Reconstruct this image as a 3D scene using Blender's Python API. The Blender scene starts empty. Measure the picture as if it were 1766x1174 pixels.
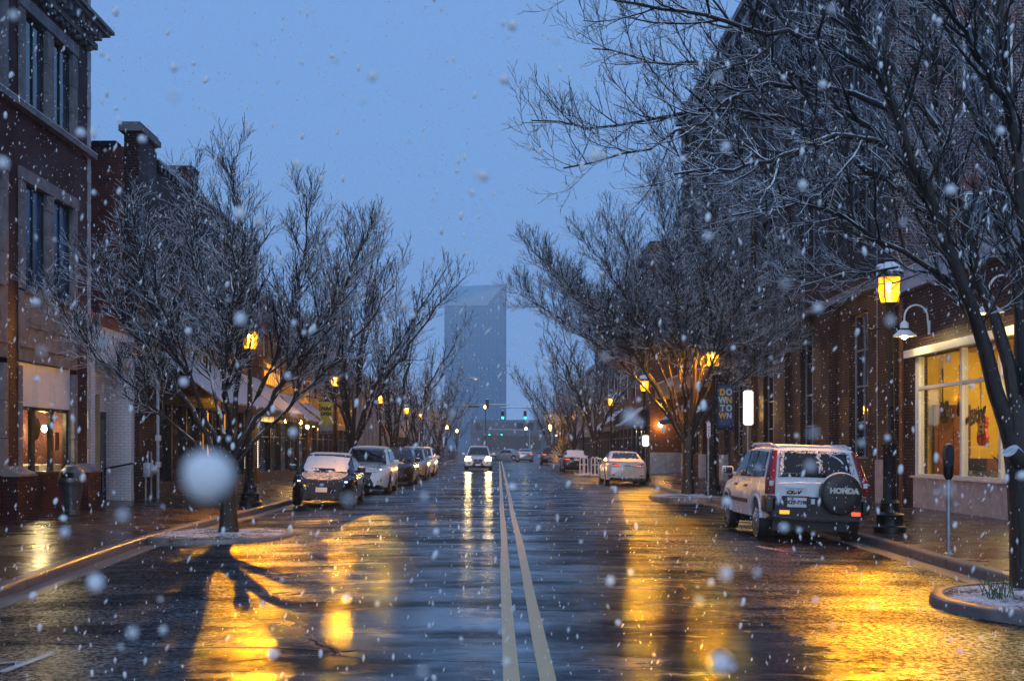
import bpy, bmesh, math, random
import numpy as np
from mathutils import Vector, Matrix
from mathutils.bvhtree import BVHTree
S = bpy.context.scene
COL = S.collection
R = math.radians
rnd = random.Random(11)

# ------------------------------------------------------------------ camera, sky, sun, exposure
HC = 1.55                                  # eye height over the crown of the road
cam_d = bpy.data.cameras.new('camera')
cam = bpy.data.objects.new('camera', cam_d); COL.objects.link(cam)
cam.location = (0, 0, HC); cam.rotation_euler = (R(90), 0, 0)
cam_d.sensor_width = 36.0; cam_d.lens = 40.77
cam_d.shift_x = 0.0130; cam_d.shift_y = 0.1048
cam_d.clip_start = 0.03; cam_d.clip_end = 3000
cam_d.dof.use_dof = True; cam_d.dof.focus_distance = 32.0; cam_d.dof.aperture_fstop = 6.3
S.camera = cam

W = bpy.data.worlds.new('World'); S.world = W; W.use_nodes = True
wt = W.node_tree; wt.nodes.clear()
wo = wt.nodes.new('ShaderNodeOutputWorld'); bg = wt.nodes.new('ShaderNodeBackground')
sky = wt.nodes.new('ShaderNodeTexSky'); sky.sky_type = 'NISHITA'; sky.sun_disc = False
SUN_EL, SUN_ROT = R(23), R(183)
sky.sun_elevation = SUN_EL; sky.sun_rotation = SUN_ROT
# overcast blue-hour cloud deck: a nearly even blue layer over the clear-sky model
cl = wt.nodes.new('ShaderNodeRGB'); cl.outputs[0].default_value = (1.88, 3.72, 7.5, 1)
mx = wt.nodes.new('ShaderNodeMix'); mx.data_type = 'RGBA'; mx.inputs[0].default_value = 0.95
wt.links.new(sky.outputs[0], mx.inputs[6]); wt.links.new(cl.outputs[0], mx.inputs[7])
wt.links.new(mx.outputs[2], bg.inputs[0]); bg.inputs[1].default_value = 0.092
wt.links.new(bg.outputs[0], wo.inputs[0])

sd = bpy.data.lights.new('sun', 'SUN'); sd.energy = 1.05; sd.angle = R(35); sd.color = (.70, 0.83, 1.0)
sun = bpy.data.objects.new('sun', sd); COL.objects.link(sun)
sun.rotation_euler = (R(67), 0, R(-3))    # soft light from the sky behind the photographer
sun.location = (0, -10, 40)
S.view_settings.view_transform = 'Standard'; S.view_settings.look = 'None'
S.view_settings.exposure = 0.18; S.view_settings.gamma = 1.0
S.cycles.max_bounces = 6; S.cycles.volume_bounces = 0; S.cycles.transparent_max_bounces = 12
S.cycles.sample_clamp_indirect = 3.0; S.cycles.caustics_reflective = False; S.cycles.caustics_refractive = False
S.cycles.use_denoising = True

# ------------------------------------------------------------------ materials
class N:
    """a small wrapper round one material's node tree"""
    def __init__(s, name):
        s.m = bpy.data.materials.new(name); s.m.use_nodes = True
        s.t = s.m.node_tree; s.b = s.t.nodes['Principled BSDF']; s.o = s.t.nodes['Material Output']
    def n(s, typ, **kw):
        x = s.t.nodes.new('ShaderNode' + typ)
        for k, v in kw.items(): setattr(x, k, v)
        return x
    def l(s, a, b): s.t.links.new(a, b)
    def set(s, **kw):
        for k, v in kw.items():
            s.b.inputs[k.replace('_', ' ')].default_value = v if not (isinstance(v, tuple) and len(v) == 3) else (*v, 1)
    def noise(s, scale, detail=4, rough=.55, vec=None, dist=0):
        x = s.n('TexNoise'); x.inputs['Scale'].default_value = scale; x.inputs['Detail'].default_value = detail
        x.inputs['Roughness'].default_value = rough; x.inputs['Distortion'].default_value = dist
        if vec is not None: s.l(vec, x.inputs['Vector'])
        return x.outputs['Fac']
    def ramp(s, fac, stops):
        x = s.n('ValToRGB'); e = x.color_ramp.elements
        while len(e) < len(stops): e.new(.5)
        for q, (p, c) in zip(e, stops):
            q.position = p; q.color = (*c, 1) if isinstance(c, tuple) else (c, c, c, 1)
        s.l(fac, x.inputs[0]); return x.outputs[0]
    def math(s, op, a, b=None, clamp=False):
        x = s.n('Math', operation=op, use_clamp=clamp)
        for i, v in enumerate((a, b)):
            if v is None: continue
            if isinstance(v, (int, float)): x.inputs[i].default_value = v
            else: s.l(v, x.inputs[i])
        return x.outputs[0]
    def mix(s, fac, a, b):
        x = s.n('Mix', data_type='RGBA')
        for i, v in ((0, fac), (6, a), (7, b)):
            if isinstance(v, (int, float)): x.inputs[i].default_value = v
            elif isinstance(v, tuple): x.inputs[i].default_value = (*v, 1)
            else: s.l(v, x.inputs[i])
        return x.outputs[2]
    def bump(s, h, strength=.3, dist=.02):
        x = s.n('Bump'); x.inputs['Strength'].default_value = strength; x.inputs['Distance'].default_value = dist
        s.l(h, x.inputs['Height']); s.l(x.outputs[0], s.b.inputs['Normal'])
    def coord(s, scale=(1, 1, 1), kind='Object'):
        c = s.n('TexCoord'); mp = s.n('Mapping'); mp.inputs['Scale'].default_value = scale
        s.l(c.outputs[kind], mp.inputs[0]); return mp.outputs[0]

def plain(name, col, rough=.5, metal=0., var=.25, scale=6., bump=0., spec=.5):
    """a paint, metal, stone or cloth with a little natural unevenness"""
    q = N(name); q.set(Roughness=rough, Metallic=metal); q.b.inputs['Specular IOR Level'].default_value = spec
    v = q.coord(); f = q.noise(scale, 5, .6, v)
    q.l(q.ramp(f, [(.3, tuple(c * (1 - var) for c in col)), (.7, tuple(min(1, c * (1 + var)) for c in col))]), q.b.inputs['Base Color'])
    q.l(q.ramp(f, [(.3, max(0.02, rough - .08)), (.7, min(1, rough + .1))]), q.b.inputs['Roughness'])
    if bump: q.bump(q.noise(scale * 8, 4, .6, v), bump, .01)
    return q.m

def glow(name, col, strength):
    q = N(name); q.set(Base_Color=(0, 0, 0)); q.set(Emission_Color=col, Emission_Strength=strength); return q.m

def brick(name, c1, c2, mortar, rough=.55, bw=.215, rh=.075, ms=.009, dirt=.5):
    q = N(name); q.b.inputs['Specular IOR Level'].default_value = .5 if 'paving' in name else .12; c = q.n('TexCoord'); sp = q.n('SeparateXYZ'); q.l(c.outputs['Object'], sp.inputs[0])
    u = q.math('ADD', sp.outputs[0], sp.outputs[1]); cb = q.n('CombineXYZ'); q.l(u, cb.inputs[0]); q.l(sp.outputs[2], cb.inputs[1])
    b = q.n('TexBrick'); q.l(cb.outputs[0], b.inputs['Vector'])
    b.inputs['Color1'].default_value = (*c1, 1); b.inputs['Color2'].default_value = (*c2, 1); b.inputs['Mortar'].default_value = (*mortar, 1)
    b.inputs['Scale'].default_value = 1; b.inputs['Brick Width'].default_value = bw; b.inputs['Row Height'].default_value = rh
    b.inputs['Mortar Size'].default_value = ms; b.inputs['Bias'].default_value = -.1
    f = q.noise(.7, 6, .65, c.outputs['Object'])
    col = q.mix(q.math('MULTIPLY', q.ramp(f, [(.4, 0.), (.75, 1.)]), dirt), b.outputs['Color'], tuple(x * .45 for x in c1))
    q.l(col, q.b.inputs['Base Color'])
    q.l(q.ramp(f, [(.3, rough - .15), (.7, rough + .15)]), q.b.inputs['Roughness'])
    h = q.math('ADD', q.math('MULTIPLY', b.outputs['Fac'], -1.), q.math('MULTIPLY', q.noise(40, 3, .6, c.outputs['Object']), .35))
    q.bump(h, .5, .008); return q.m

def snow_top(name, bark, lo=.25, hi=.6, snow=(.78, .8, .84), amount=.5, rough=.6, scale=5., bs=(1, 1, 1), bd=.01):
    """dark bark, with snow lying where the surface faces up"""
    q = N(name); g = q.n('NewGeometry'); sp = q.n('SeparateXYZ'); q.l(g.outputs['Normal'], sp.inputs[0])
    v = q.coord(); nz = q.noise(scale, 4, .6, v)
    a = q.math('ADD', sp.outputs[2], q.math('MULTIPLY', q.math('SUBTRACT', nz, 1 - amount), 1.6))
    k = q.ramp(a, [(lo, 0.), (hi, 1.)])
    bn = q.noise(30, 5, .7, q.coord(bs))
    bc = q.ramp(bn, [(.3, tuple(x * .55 for x in bark)), (.7, tuple(x * 1.5 for x in bark))])
    q.l(q.mix(k, bc, snow), q.b.inputs['Base Color']); q.l(q.ramp(k, [(0., rough), (1., .85)]), q.b.inputs['Roughness'])
    q.bump(bn, .8, bd); return q.m

M = {}
def build_materials():
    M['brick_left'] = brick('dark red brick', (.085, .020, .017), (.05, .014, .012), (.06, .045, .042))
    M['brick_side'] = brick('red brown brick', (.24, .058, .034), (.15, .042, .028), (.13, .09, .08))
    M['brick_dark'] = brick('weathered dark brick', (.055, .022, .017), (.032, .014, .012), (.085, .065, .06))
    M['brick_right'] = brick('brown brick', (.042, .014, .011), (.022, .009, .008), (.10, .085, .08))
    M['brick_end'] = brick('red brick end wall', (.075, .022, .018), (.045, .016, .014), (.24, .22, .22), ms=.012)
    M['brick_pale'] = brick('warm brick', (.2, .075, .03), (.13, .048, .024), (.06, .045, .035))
    M['brick_white'] = brick('white painted brick', (.82, .82, .84), (.75, .75, .78), (.55, .55, .58), dirt=.25)
    M['paver'] = brick('wet brick paving', (.055, .028, .022), (.035, .02, .017), (.03, .024, .022), rough=.28, bw=.2, rh=.1, ms=.006, dirt=.5)
    M['stone'] = plain('grey limestone', (.25, .225, .22), .7, var=.35, scale=3, bump=.15, spec=.15)
    M['stone_pale'] = plain('pale stone base', (.42, .41, .43), .55, var=.3, scale=5, bump=.1)
    M['concrete'] = plain('wet concrete', (.17, .15, .14), .38, var=.35, scale=4, bump=.25)
    M['kerb_stone'] = plain('wet kerb stone', (.15, .13, .125), .35, var=.4, scale=5, bump=.3)
    M['white_wood'] = plain('white window paint', (.68, .67, .66), .4, var=.08)
    M['white_panel'] = plain('white fascia panel', (.80, .81, .85), .35, var=.07)
    M['grey_metal'] = plain('galvanised coping', (.46, .50, .58), .4, .2, var=.2)
    M['black_iron'] = plain('black cast iron', (.012, .012, .014), .32, .3, var=.4, bump=.1)
    M['dark_trim'] = plain('dark trim', (.022, .02, .02), .4, var=.3)
    M['grey_frame'] = plain('weathered window paint', (.26, .27, .29), .5, var=.2)
    M['dark_bronze'] = plain('dark window metal', (.03, .028, .03), .35, .4)
    M['steel'] = plain('wet galvanised steel', (.38, .39, .41), .35, .7)
    M['white_enamel'] = plain('white enamel', (.75, .74, .75), .3, var=.05)
    M['rubber'] = plain('tyre rubber', (.012, .012, .013), .6)
    M['plastic'] = plain('black plastic trim', (.018, .018, .02), .42)
    M['chrome'] = plain('chrome', (.6, .6, .62), .12, 1., var=.05)
    M['alloy'] = plain('wheel alloy', (.42, .42, .44), .25, .9, var=.1)
    M['beige'] = plain('beige render', (.33, .28, .22), .7, var=.15, scale=2)
    M['pale_render'] = plain('pale grey render', (.30, .29, .31), .7, var=.2, scale=2)
    M['slate_render'] = plain('slate grey render', (.12, .14, .17), .7, var=.2, scale=2)
    M['tan'] = plain('tan wood fascia', (.30, .16, .07), .5, var=.25)
    M['mulch'] = plain('bark mulch', (.05, .03, .02), .8, var=.6, scale=25, bump=.8)
    M['yellow_cloth'] = plain('yellow banner cloth', (.50, .40, .03), .7, var=.15)
    M['grey_cloth'] = plain('grey banner cloth', (.28, .25, .2), .7, var=.2)
    M['navy_cloth'] = plain('navy banner cloth', (.025, .045, .11), .6, var=.2)
    M['lettering_yellow'] = plain('yellow lettering', (.48, .29, .015), .6, var=.05)
    M['lettering_white'] = plain('white lettering', (.36, .36, .44), .6, var=.05)
    M['lettering_green'] = plain('sage lettering', (.28, .42, .30), .6, var=.05)
    M['lettering_dark'] = plain('black lettering', (.012, .012, .012), .5, var=.05)
    M['lettering_red'] = plain('red lettering', (.5, .03, .12), .5, var=.05)
    M['lettering_silver'] = plain('silver lettering', (.6, .57, .5), .4, .3, var=.05)
    M['sign_added_glow'] = glow('white sign face with added glow', (.97, 1, .93), 1.3)  # plain unlit signs; emission added so their faces look bright white
    M['orange_panel'] = plain('orange sign', (.8, .16, .02), .5, var=.1)
    M['awning_dark'] = plain('dark canvas', (.03, .03, .035), .8, var=.3)
    M['plate'] = plain('number plate', (.75, .76, .8), .35, var=.04)
    # window glass that mirrors the sky
    q = N('dark window glass'); q.set(Base_Color=(.02, .03, .045), Roughness=.05); q.b.inputs['IOR'].default_value = 2.1
    q.bump(q.noise(1.3, 2, .5, q.coord()), .06, .05); M['glass'] = q.m
    q = N('blue curtained glass'); v = q.coord((1, 3, .4)); f = q.noise(2.2, 5, .7, v)
    q.l(q.ramp(f, [(.35, (.012, .02, .035)), (.62, (.05, .10, .19)), (.8, (.12, .2, .33))]), q.b.inputs['Base Color']); q.set(Roughness=.15); M['glass_curtain'] = q.m
    q = N('car glass'); q.set(Base_Color=(.01, .012, .015), Roughness=.04); M['car_glass'] = q.m
    # clear shop pane: mostly clear with a faint mirror
    q = N('clear shop glass'); gl = q.n('BsdfGlossy'); gl.inputs['Roughness'].default_value = .03
    tr = q.n('BsdfTransparent'); tr.inputs[0].default_value = (.93, .93, .9, 1); mxs = q.n('MixShader'); mxs.inputs[0].default_value = .07
    q.l(tr.outputs[0], mxs.inputs[1]); q.l(gl.outputs[0], mxs.inputs[2]); q.l(mxs.outputs[0], q.o.inputs['Surface']); M['clear'] = q.m
    # amber lantern glass: lit from inside
    q = N('amber lantern glass'); em = q.n('Emission'); em.inputs[0].default_value = (1, .44, .010, 1); em.inputs[1].default_value = 1.5
    tr = q.n('BsdfTransparent'); tr.inputs[0].default_value = (.9, .75, .4, 1); ad = q.n('AddShader')
    q.l(em.outputs[0], ad.inputs[0]); q.l(tr.outputs[0], ad.inputs[1]); q.l(ad.outputs[0], q.o.inputs['Surface']); M['lantern_glass'] = q.m
    M['bulb'] = glow('sodium bulb', (1, .45, .004), 26000)
    M['warm_bulb'] = glow('warm bulb', (1, .60, .18), 60)
    M['shop_bulb'] = glow('shop bulb', (1, .72, .24), 900)
    M['led'] = glow('white led dots', (1, .95, .75), 4)
    M['amber_strip'] = glow('amber light strip', (1, .40, .03), 1.1)
    M['headlamp'] = glow('headlamp beam', (1, .64, .10), 90)
    M['drl'] = glow('running lamp', (.75, .88, 1), 2.5)
    M['tail_lit'] = glow('lit tail lamp', (1, .05, .015), 3.0)
    M['tail_amber'] = glow('lit brake reflector', (1, .12, .01), 5.0)
    M['tail_red'] = plain('red lamp lens', (.20, .010, .014), .15, var=.2)
    M['green_lamp'] = glow('green signal lamp', (.02, 1, .55), 9)
    M['snow'] = None
    q = N('fresh snow'); v = q.coord(); f = q.noise(14, 5, .6, v)
    q.l(q.ramp(f, [(.3, (.66, .68, .73)), (.7, (.83, .84, .87))]), q.b.inputs['Base Color']); q.set(Roughness=.8)
    q.bump(q.noise(35, 4, .6, v), .6, .02); M['snow'] = q.m
    q = N('thin wet snow'); v = q.coord(); f = q.noise(9, 6, .7, v)
    q.l(q.ramp(f, [(.38, (.05, .045, .05)), (.55, (.5, .52, .58)), (.75, (.78, .8, .84))]), q.b.inputs['Base Color']); q.set(Roughness=.6)
    q.bump(f, .5, .03); M['thin_snow'] = q.m
    q = N('snow over mulch'); v = q.coord(); f = q.noise(22, 6, .75, v); f2 = q.noise(2.2, 4, .6, v)
    k = q.math('ADD', q.math('MULTIPLY', f, .8), q.math('MULTIPLY', f2, .6))
    q.l(q.ramp(k, [(.62, (.035, .022, .016)), (.72, (.6, .6, .66)), (.85, (.8, .81, .85))]), q.b.inputs['Base Color']); q.set(Roughness=.75)
    q.bump(f, .8, .03); M['snow_mulch'] = q.m
    # falling flakes: lets light through
    q = N('falling flake'); df = q.n('BsdfDiffuse'); df.inputs[0].default_value = (.98, .98, .98, 1)
    tl = q.n('BsdfTranslucent'); tl.inputs[0].default_value = (.97, .97, .97, 1); mxs = q.n('MixShader'); mxs.inputs[0].default_value = .47
    q.l(df.outputs[0], mxs.inputs[1]); q.l(tl.outputs[0], mxs.inputs[2]); q.l(mxs.outputs[0], q.o.inputs['Surface']); M['flake'] = q.m
    M['bark'] = snow_top('wet bark with snow', (.017, .011, .008), .38, .66, amount=.44, scale=3, rough=.38, bs=(1, 1, .22), bd=.03)
    M['twig'] = snow_top('twigs with snow', (.008, .007, .008), .2, .62, amount=.6, scale=4)
    M['twig_far'] = snow_top('far twigs with snow', (.009, .008, .010), .18, .60, amount=.6, scale=2)
    M['shrub'] = snow_top('shrub with snow', (.03, .028, .02), .1, .5, amount=.5, scale=4)
    M['awning_snow'] = snow_top('snow on awning', (.06, .055, .07), -.2, .35, snow=(.5, .48, .52), amount=.62, scale=2.5)
    # wet asphalt
    q = N('wet asphalt'); c = q.n('TexCoord'); P = c.outputs['Object']
    def mapped(sc):
        mp = q.n('Mapping'); mp.inputs['Scale'].default_value = sc; q.l(P, mp.inputs[0]); return mp.outputs[0]
    big = q.noise(.35, 5, .6, mapped((1, .6, 1))); grain = q.noise(42, 3, .75, P); mid = q.noise(1.5, 6, .68, mapped((.5, 1.1, 1)))
    wp = q.n('TexNoise'); wp.inputs['Scale'].default_value = .7; wp.inputs['Detail'].default_value = 5; q.l(P, wp.inputs['Vector'])
    av = q.n('VectorMath', operation='MULTIPLY_ADD'); q.l(wp.outputs['Color'], av.inputs[0]); av.inputs[1].default_value = (.22, .16, 0)
    q.l(mapped((.16, .34, 1)), av.inputs[2])
    vo = q.n('TexVoronoi', feature='DISTANCE_TO_EDGE'); vo.inputs['Scale'].default_value = 1.; q.l(av.outputs[0], vo.inputs['Vector'])
    gate = q.ramp(q.noise(.5, 2, .5, P), [(.42, 1.), (.55, 0.)])
    crack = q.math('MULTIPLY', q.ramp(vo.outputs['Distance'], [(0., 1.), (.006, 0.)]), gate)
    base = q.mix(q.ramp(grain, [(.35, 0.), (.7, 1.)]), (.006, .006, .007), (.034, .033, .034))
    base = q.mix(q.math('MULTIPLY', q.ramp(mid, [(.56, 0.), (.72, 1.)]), .6), base, (.005, .005, .006))
    q.l(q.mix(crack, base, (.004, .004, .004)), q.b.inputs['Base Color'])
    ro = q.math('ADD', q.math('ADD', q.math('MULTIPLY', q.ramp(mid, [(.47, 0.), (.60, 1.)]), .12), q.math('MULTIPLY', q.ramp(big, [(.4, 0.), (.65, 1.)]), .08)), .155)
    sx_ = q.n('SeparateXYZ'); q.l(P, sx_.inputs[0]); ax_ = q.math('ADD', q.math('ABSOLUTE', sx_.outputs[0]), q.math('MULTIPLY', q.noise(.8, 4, .6, P), 1.6))
    lane = q.ramp(q.math('MULTIPLY', ax_, .1), [(.22, 0.), (.38, 1.)])
    ro = q.math('ADD', ro, q.math('MULTIPLY', lane, .12))
    q.l(q.math('ADD', ro, q.math('MULTIPLY', crack, .5), True), q.b.inputs['Roughness'])
    h = q.math('MULTIPLY', q.math('ADD', q.math('MULTIPLY', grain, .0055), q.math('MULTIPLY', q.noise(260, 2, .6, P), .0012)), q.math('ADD', q.math('MULTIPLY', lane, .8), .2))
    h = q.math('ADD', h, q.math('MULTIPLY', q.noise(1.5, 4, .55, mapped((.6, 1.3, 1))), .006))
    h = q.math('SUBTRACT', h, q.math('MULTIPLY', crack, .0015))
    bp = q.n('Bump'); bp.inputs['Strength'].default_value = .75; bp.inputs['Distance'].default_value = 1.0
    q.l(h, bp.inputs['Height']); q.l(bp.outputs[0], q.b.inputs['Normal']); q.b.inputs['IOR'].default_value = 1.5; spv = q.ramp(q.noise(.9, 6, .7, mapped((.45, .9, 1))), [(.40, .62), (.60, .15)])
    gsp = q.ramp(q.noise(24, 3, .75, P), [(.44, .25), (.58, 1.6)]); gsp = q.mix(lane, (1., 1., 1.), gsp)
    # thin water film over the stone: a diffuse base under a glossy film whose share follows the view angle
    df = q.n('BsdfDiffuse'); gl = q.n('BsdfAnisotropic', distribution='BECKMANN'); fr = q.n('Fresnel'); fr.inputs['IOR'].default_value = 1.34; mxs = q.n('MixShader')
    for tgt, key in ((df, 'Base Color'),): q.l(q.b.inputs[key].links[0].from_socket, tgt.inputs['Color'])
    q.l(q.b.inputs['Roughness'].links[0].from_socket, gl.inputs['Roughness']); gl.inputs['Color'].default_value = (1, 1, 1, 1)
    for x_ in (df, gl, fr): q.l(bp.outputs[0], x_.inputs['Normal'])
    q.l(q.math('MULTIPLY', q.math('SUBTRACT', 1., crack), q.math('MULTIPLY', fr.outputs[0], q.math('MULTIPLY', spv, gsp)), True), mxs.inputs[0]); q.l(df.outputs[0], mxs.inputs[1]); q.l(gl.outputs[0], mxs.inputs[2]); q.l(mxs.outputs[0], q.o.inputs['Surface']); M['asphalt'] = q.m
    # worn wet road paint
    for nm, cc in (('yellow_paint', (.66, .49, .22)), ('white_paint', (.55, .55, .55))):
        q = N(nm.replace('_', ' ')); v = q.coord(); f = q.noise(7, 6, .75, v); g = q.noise(70, 3, .7, v)
        w = q.math('ADD', q.math('MULTIPLY', f, .7), q.math('MULTIPLY', g, .3))
        q.l(q.ramp(w, [(.33, (.03, .03, .03)), (.41, tuple(x * .75 for x in cc)), (.7, cc)]), q.b.inputs['Base Color'])
        q.l(q.ramp(f, [(.3, .25), (.7, .45)]), q.b.inputs['Roughness']); q.bump(g, .5, .004); M[nm] = q.m
    # far office tower: glass and stone grid
    q = N('tower curtain wall'); c = q.n('TexCoord'); sp = q.n('SeparateXYZ'); q.l(c.outputs['Object'], sp.inputs[0])
    cb = q.n('CombineXYZ'); q.l(q.math('ADD', sp.outputs[0], sp.outputs[1]), cb.inputs[0]); q.l(sp.outputs[2], cb.inputs[1])
    b = q.n('TexBrick'); b.offset = 0; q.l(cb.outputs[0], b.inputs['Vector'])
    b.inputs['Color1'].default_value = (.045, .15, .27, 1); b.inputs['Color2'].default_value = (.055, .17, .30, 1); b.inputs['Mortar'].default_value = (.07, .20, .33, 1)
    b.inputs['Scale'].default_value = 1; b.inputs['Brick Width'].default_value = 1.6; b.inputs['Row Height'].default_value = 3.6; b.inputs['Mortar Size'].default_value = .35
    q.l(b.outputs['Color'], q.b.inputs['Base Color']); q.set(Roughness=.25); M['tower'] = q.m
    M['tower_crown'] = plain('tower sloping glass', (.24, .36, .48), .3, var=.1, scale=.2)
    for nm, cc in (('paint_white', (.84, .84, .85)), ('paint_pearl', (.74, .71, .68)), ('paint_silver', (.40, .42, .44))):
        M[nm] = plain(nm.replace('_', ' '), cc, .22, .05 if nm != 'paint_silver' else .5, var=.04)
    for nm, cc in (('paint_black', (.012, .013, .017)), ('paint_navy', (.016, .018, .03)), ('paint_grey', (.05, .055, .06))):
        M[nm] = plain(nm.replace('_', ' '), cc, .16, .1, var=.1)
    M['ochre_wall'] = plain('ochre shop wall', (.68, .47, .08), .8, var=.12, scale=2)
    M['cream_wall'] = plain('cream dining room wall', (.72, .60, .26), .8, var=.15, scale=2)
    M['pendant_lamp_bulb'] = glow('pendant lamp bulb', (1, .76, .36), 420)
    M['brown_wood'] = plain('brown door wood', (.15, .042, .014), .5, var=.25, scale=3)
    M['cloth_white'] = plain('white table cloth', (.75, .72, .72), .8, var=.05)
    M['guitar_black'] = plain('black lacquer', (.02, .025, .05), .2)
    M['guitar_red'] = plain('red lacquer', (.6, .06, .02), .25)
    M['guitar_cream'] = plain('cream plastic', (.75, .55, .2), .4)
    M['drum_steel'] = plain('drum shell', (.45, .45, .45), .25, .6, var=.5, scale=12)
    M['leaf'] = plain('dark leaves', (.03, .06, .02), .5)
    M['green_grass'] = plain('grass blades', (.05, .08, .02), .6)
    M['ground'] = plain('wet ground', (.05, .05, .055), .4, var=.3, scale=.3)
build_materials()

# ------------------------------------------------------------------ mesh helpers
class MB:
    """gathers shapes (world or local coordinates) and links them as ONE mesh object"""
    def __init__(s): s.v = []; s.f = []
    def add(s, vs, fs):
        o = len(s.v); s.v += [tuple(map(float, p)) for p in vs]; s.f += [tuple(i + o for i in f) for f in fs]; return s
    def box(s, x0, x1, y0, y1, z0, z1, bev=0.):
        if x0 > x1: x0, x1 = x1, x0
        if y0 > y1: y0, y1 = y1, y0
        if z0 > z1: z0, z1 = z1, z0
        if not bev:
            v = [(x, y, z) for x in (x0, x1) for y in (y0, y1) for z in (z0, z1)]
            return s.add(v, [(0, 1, 3, 2), (4, 6, 7, 5), (0, 4, 5, 1), (2, 3, 7, 6), (0, 2, 6, 4), (1, 5, 7, 3)])
        bm = bmesh.new(); bmesh.ops.create_cube(bm, size=1)
        for w in bm.verts: w.co = ((x0 + x1) / 2 + w.co.x * (x1 - x0), (y0 + y1) / 2 + w.co.y * (y1 - y0), (z0 + z1) / 2 + w.co.z * (z1 - z0))
        b = min(bev, .45 * min(x1 - x0, y1 - y0, z1 - z0))
        bmesh.ops.bevel(bm, geom=bm.edges[:], offset=b, segments=2, affect='EDGES', profile=.6)
        return s.bm(bm)
    def bm(s, bm):
        bm.verts.index_update(); s.add([w.co for w in bm.verts], [[w.index for w in f.verts] for f in bm.faces]); bm.free(); return s
    def tube(s, pts, r, n=8, caps=True):
        pts = [Vector(p) for p in pts]; rs = r if isinstance(r, (list, tuple)) else [r] * len(pts); o = len(s.v); prev = None
        for i, p in enumerate(pts):
            t = (pts[min(i + 1, len(pts) - 1)] - pts[max(i - 1, 0)]).normalized()
            if prev is None:
                a = Vector((0, 0, 1)) if abs(t.z) < .9 else Vector((1, 0, 0)); u = t.cross(a).normalized()
            else: u = (prev - t * prev.dot(t)).normalized()
            prev = u; w = t.cross(u)
            for k in range(n):
                q = 2 * math.pi * k / n; s.v.append(tuple(p + (u * math.cos(q) + w * math.sin(q)) * rs[i]))
        for i in range(len(pts) - 1):
            for k in range(n):
                a, b = o + i * n + k, o + i * n + (k + 1) % n; s.f.append((a, b, b + n, a + n))
        if caps: s.f.append(tuple(o + k for k in range(n))[::-1]); s.f.append(tuple(o + (len(pts) - 1) * n + k for k in range(n)))
        return s
    def lathe(s, prof, c=(0, 0, 0), n=16, axis='z', flute=0.):
        """prof: (radius, height) pairs from the bottom up"""
        o = len(s.v); c = Vector(c)
        for r, h in prof:
            for k in range(n):
                q = 2 * math.pi * k / n; rr = r * (1 - flute * (k % 2)); a, b = rr * math.cos(q), rr * math.sin(q)
                s.v.append(tuple(c + Vector({'z': (a, b, h), 'x': (h, a, b), 'y': (b, h, a)}[axis])))
        for i in range(len(prof) - 1):
            for k in range(n):
                a, b = o + i * n + k, o + i * n + (k + 1) % n; s.f.append((a, b, b + n, a + n))
        if prof[0][0] > 1e-4: s.f.append(tuple(o + k for k in range(n))[::-1])
        if prof[-1][0] > 1e-4: s.f.append(tuple(o + (len(prof) - 1) * n + k for k in range(n)))
        return s
    def ell(s, c, rx, ry, rz, n=12, m=8):
        return s.add(*_sphere(c, rx, ry, rz, n, m))
    def prism(s, poly, plane, a, b):
        """poly: 2-D outline; plane 'xz' runs from y=a to y=b, 'yz' along x, 'xy' along z"""
        def P(u, v, w): return {'xz': (u, w, v), 'yz': (w, u, v), 'xy': (u, v, w)}[plane]
        n = len(poly); v = [P(u, w, a) for u, w in poly] + [P(u, w, b) for u, w in poly]
        return s.add(v, [tuple(range(n))[::-1], tuple(range(n, 2 * n))] + [(i, (i + 1) % n, n + (i + 1) % n, n + i) for i in range(n)])
    def build(s, name, m, parent=None, smooth=False, local=False, angle=40):
        me = bpy.data.meshes.new(name); v = s.v
        if parent is not None and not local:
            L = base_of(parent); v = [(p[0] - L[0], p[1] - L[1], p[2] - L[2]) for p in v]
        me.from_pydata(v, [], s.f); me.validate()
        bm = bmesh.new(); bm.from_mesh(me); bmesh.ops.recalc_face_normals(bm, faces=bm.faces[:]); bm.to_mesh(me); bm.free()
        if smooth:
            me.polygons.foreach_set('use_smooth', [True] * len(me.polygons)); me.set_sharp_from_angle(angle=R(angle))
        me.materials.append(M[m] if isinstance(m, str) else m)
        o = bpy.data.objects.new(name, me); COL.objects.link(o)
        if parent is not None: o.parent = parent
        return o
def base_of(o):
    L = Vector((0, 0, 0))
    while o is not None: L += o.location; o = o.parent
    return L
def _sphere(c, rx, ry, rz, n, m):
    v = [(c[0], c[1], c[2] - rz)]
    for j in range(1, m):
        t = math.pi * j / m - math.pi / 2
        for k in range(n):
            q = 2 * math.pi * k / n; v.append((c[0] + rx * math.cos(t) * math.cos(q), c[1] + ry * math.cos(t) * math.sin(q), c[2] + rz * math.sin(t)))
    v.append((c[0], c[1], c[2] + rz)); f = []
    for k in range(n):
        f.append((0, 1 + (k + 1) % n, 1 + k)); f.append((len(v) - 1, 1 + (m - 2) * n + k, 1 + (m - 2) * n + (k + 1) % n))
    for j in range(m - 2):
        for k in range(n):
            a, b = 1 + j * n + k, 1 + j * n + (k + 1) % n; f.append((a, b, b + n, a + n))
    return v, f
def tag(o, label=None, cat=None, group=None, kind=None):
    if label: o['label'] = label
    if cat: o['category'] = cat
    if group: o['group'] = group
    if kind: o['kind'] = kind
    return o
def thing(name, label, cat, loc=(0, 0, 0), group=None, rz=0.):
    o = bpy.data.objects.new(name, None); COL.objects.link(o); o.location = loc; o.rotation_euler = (0, 0, rz); o.empty_display_size = .2
    return tag(o, label, cat, group)
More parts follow.
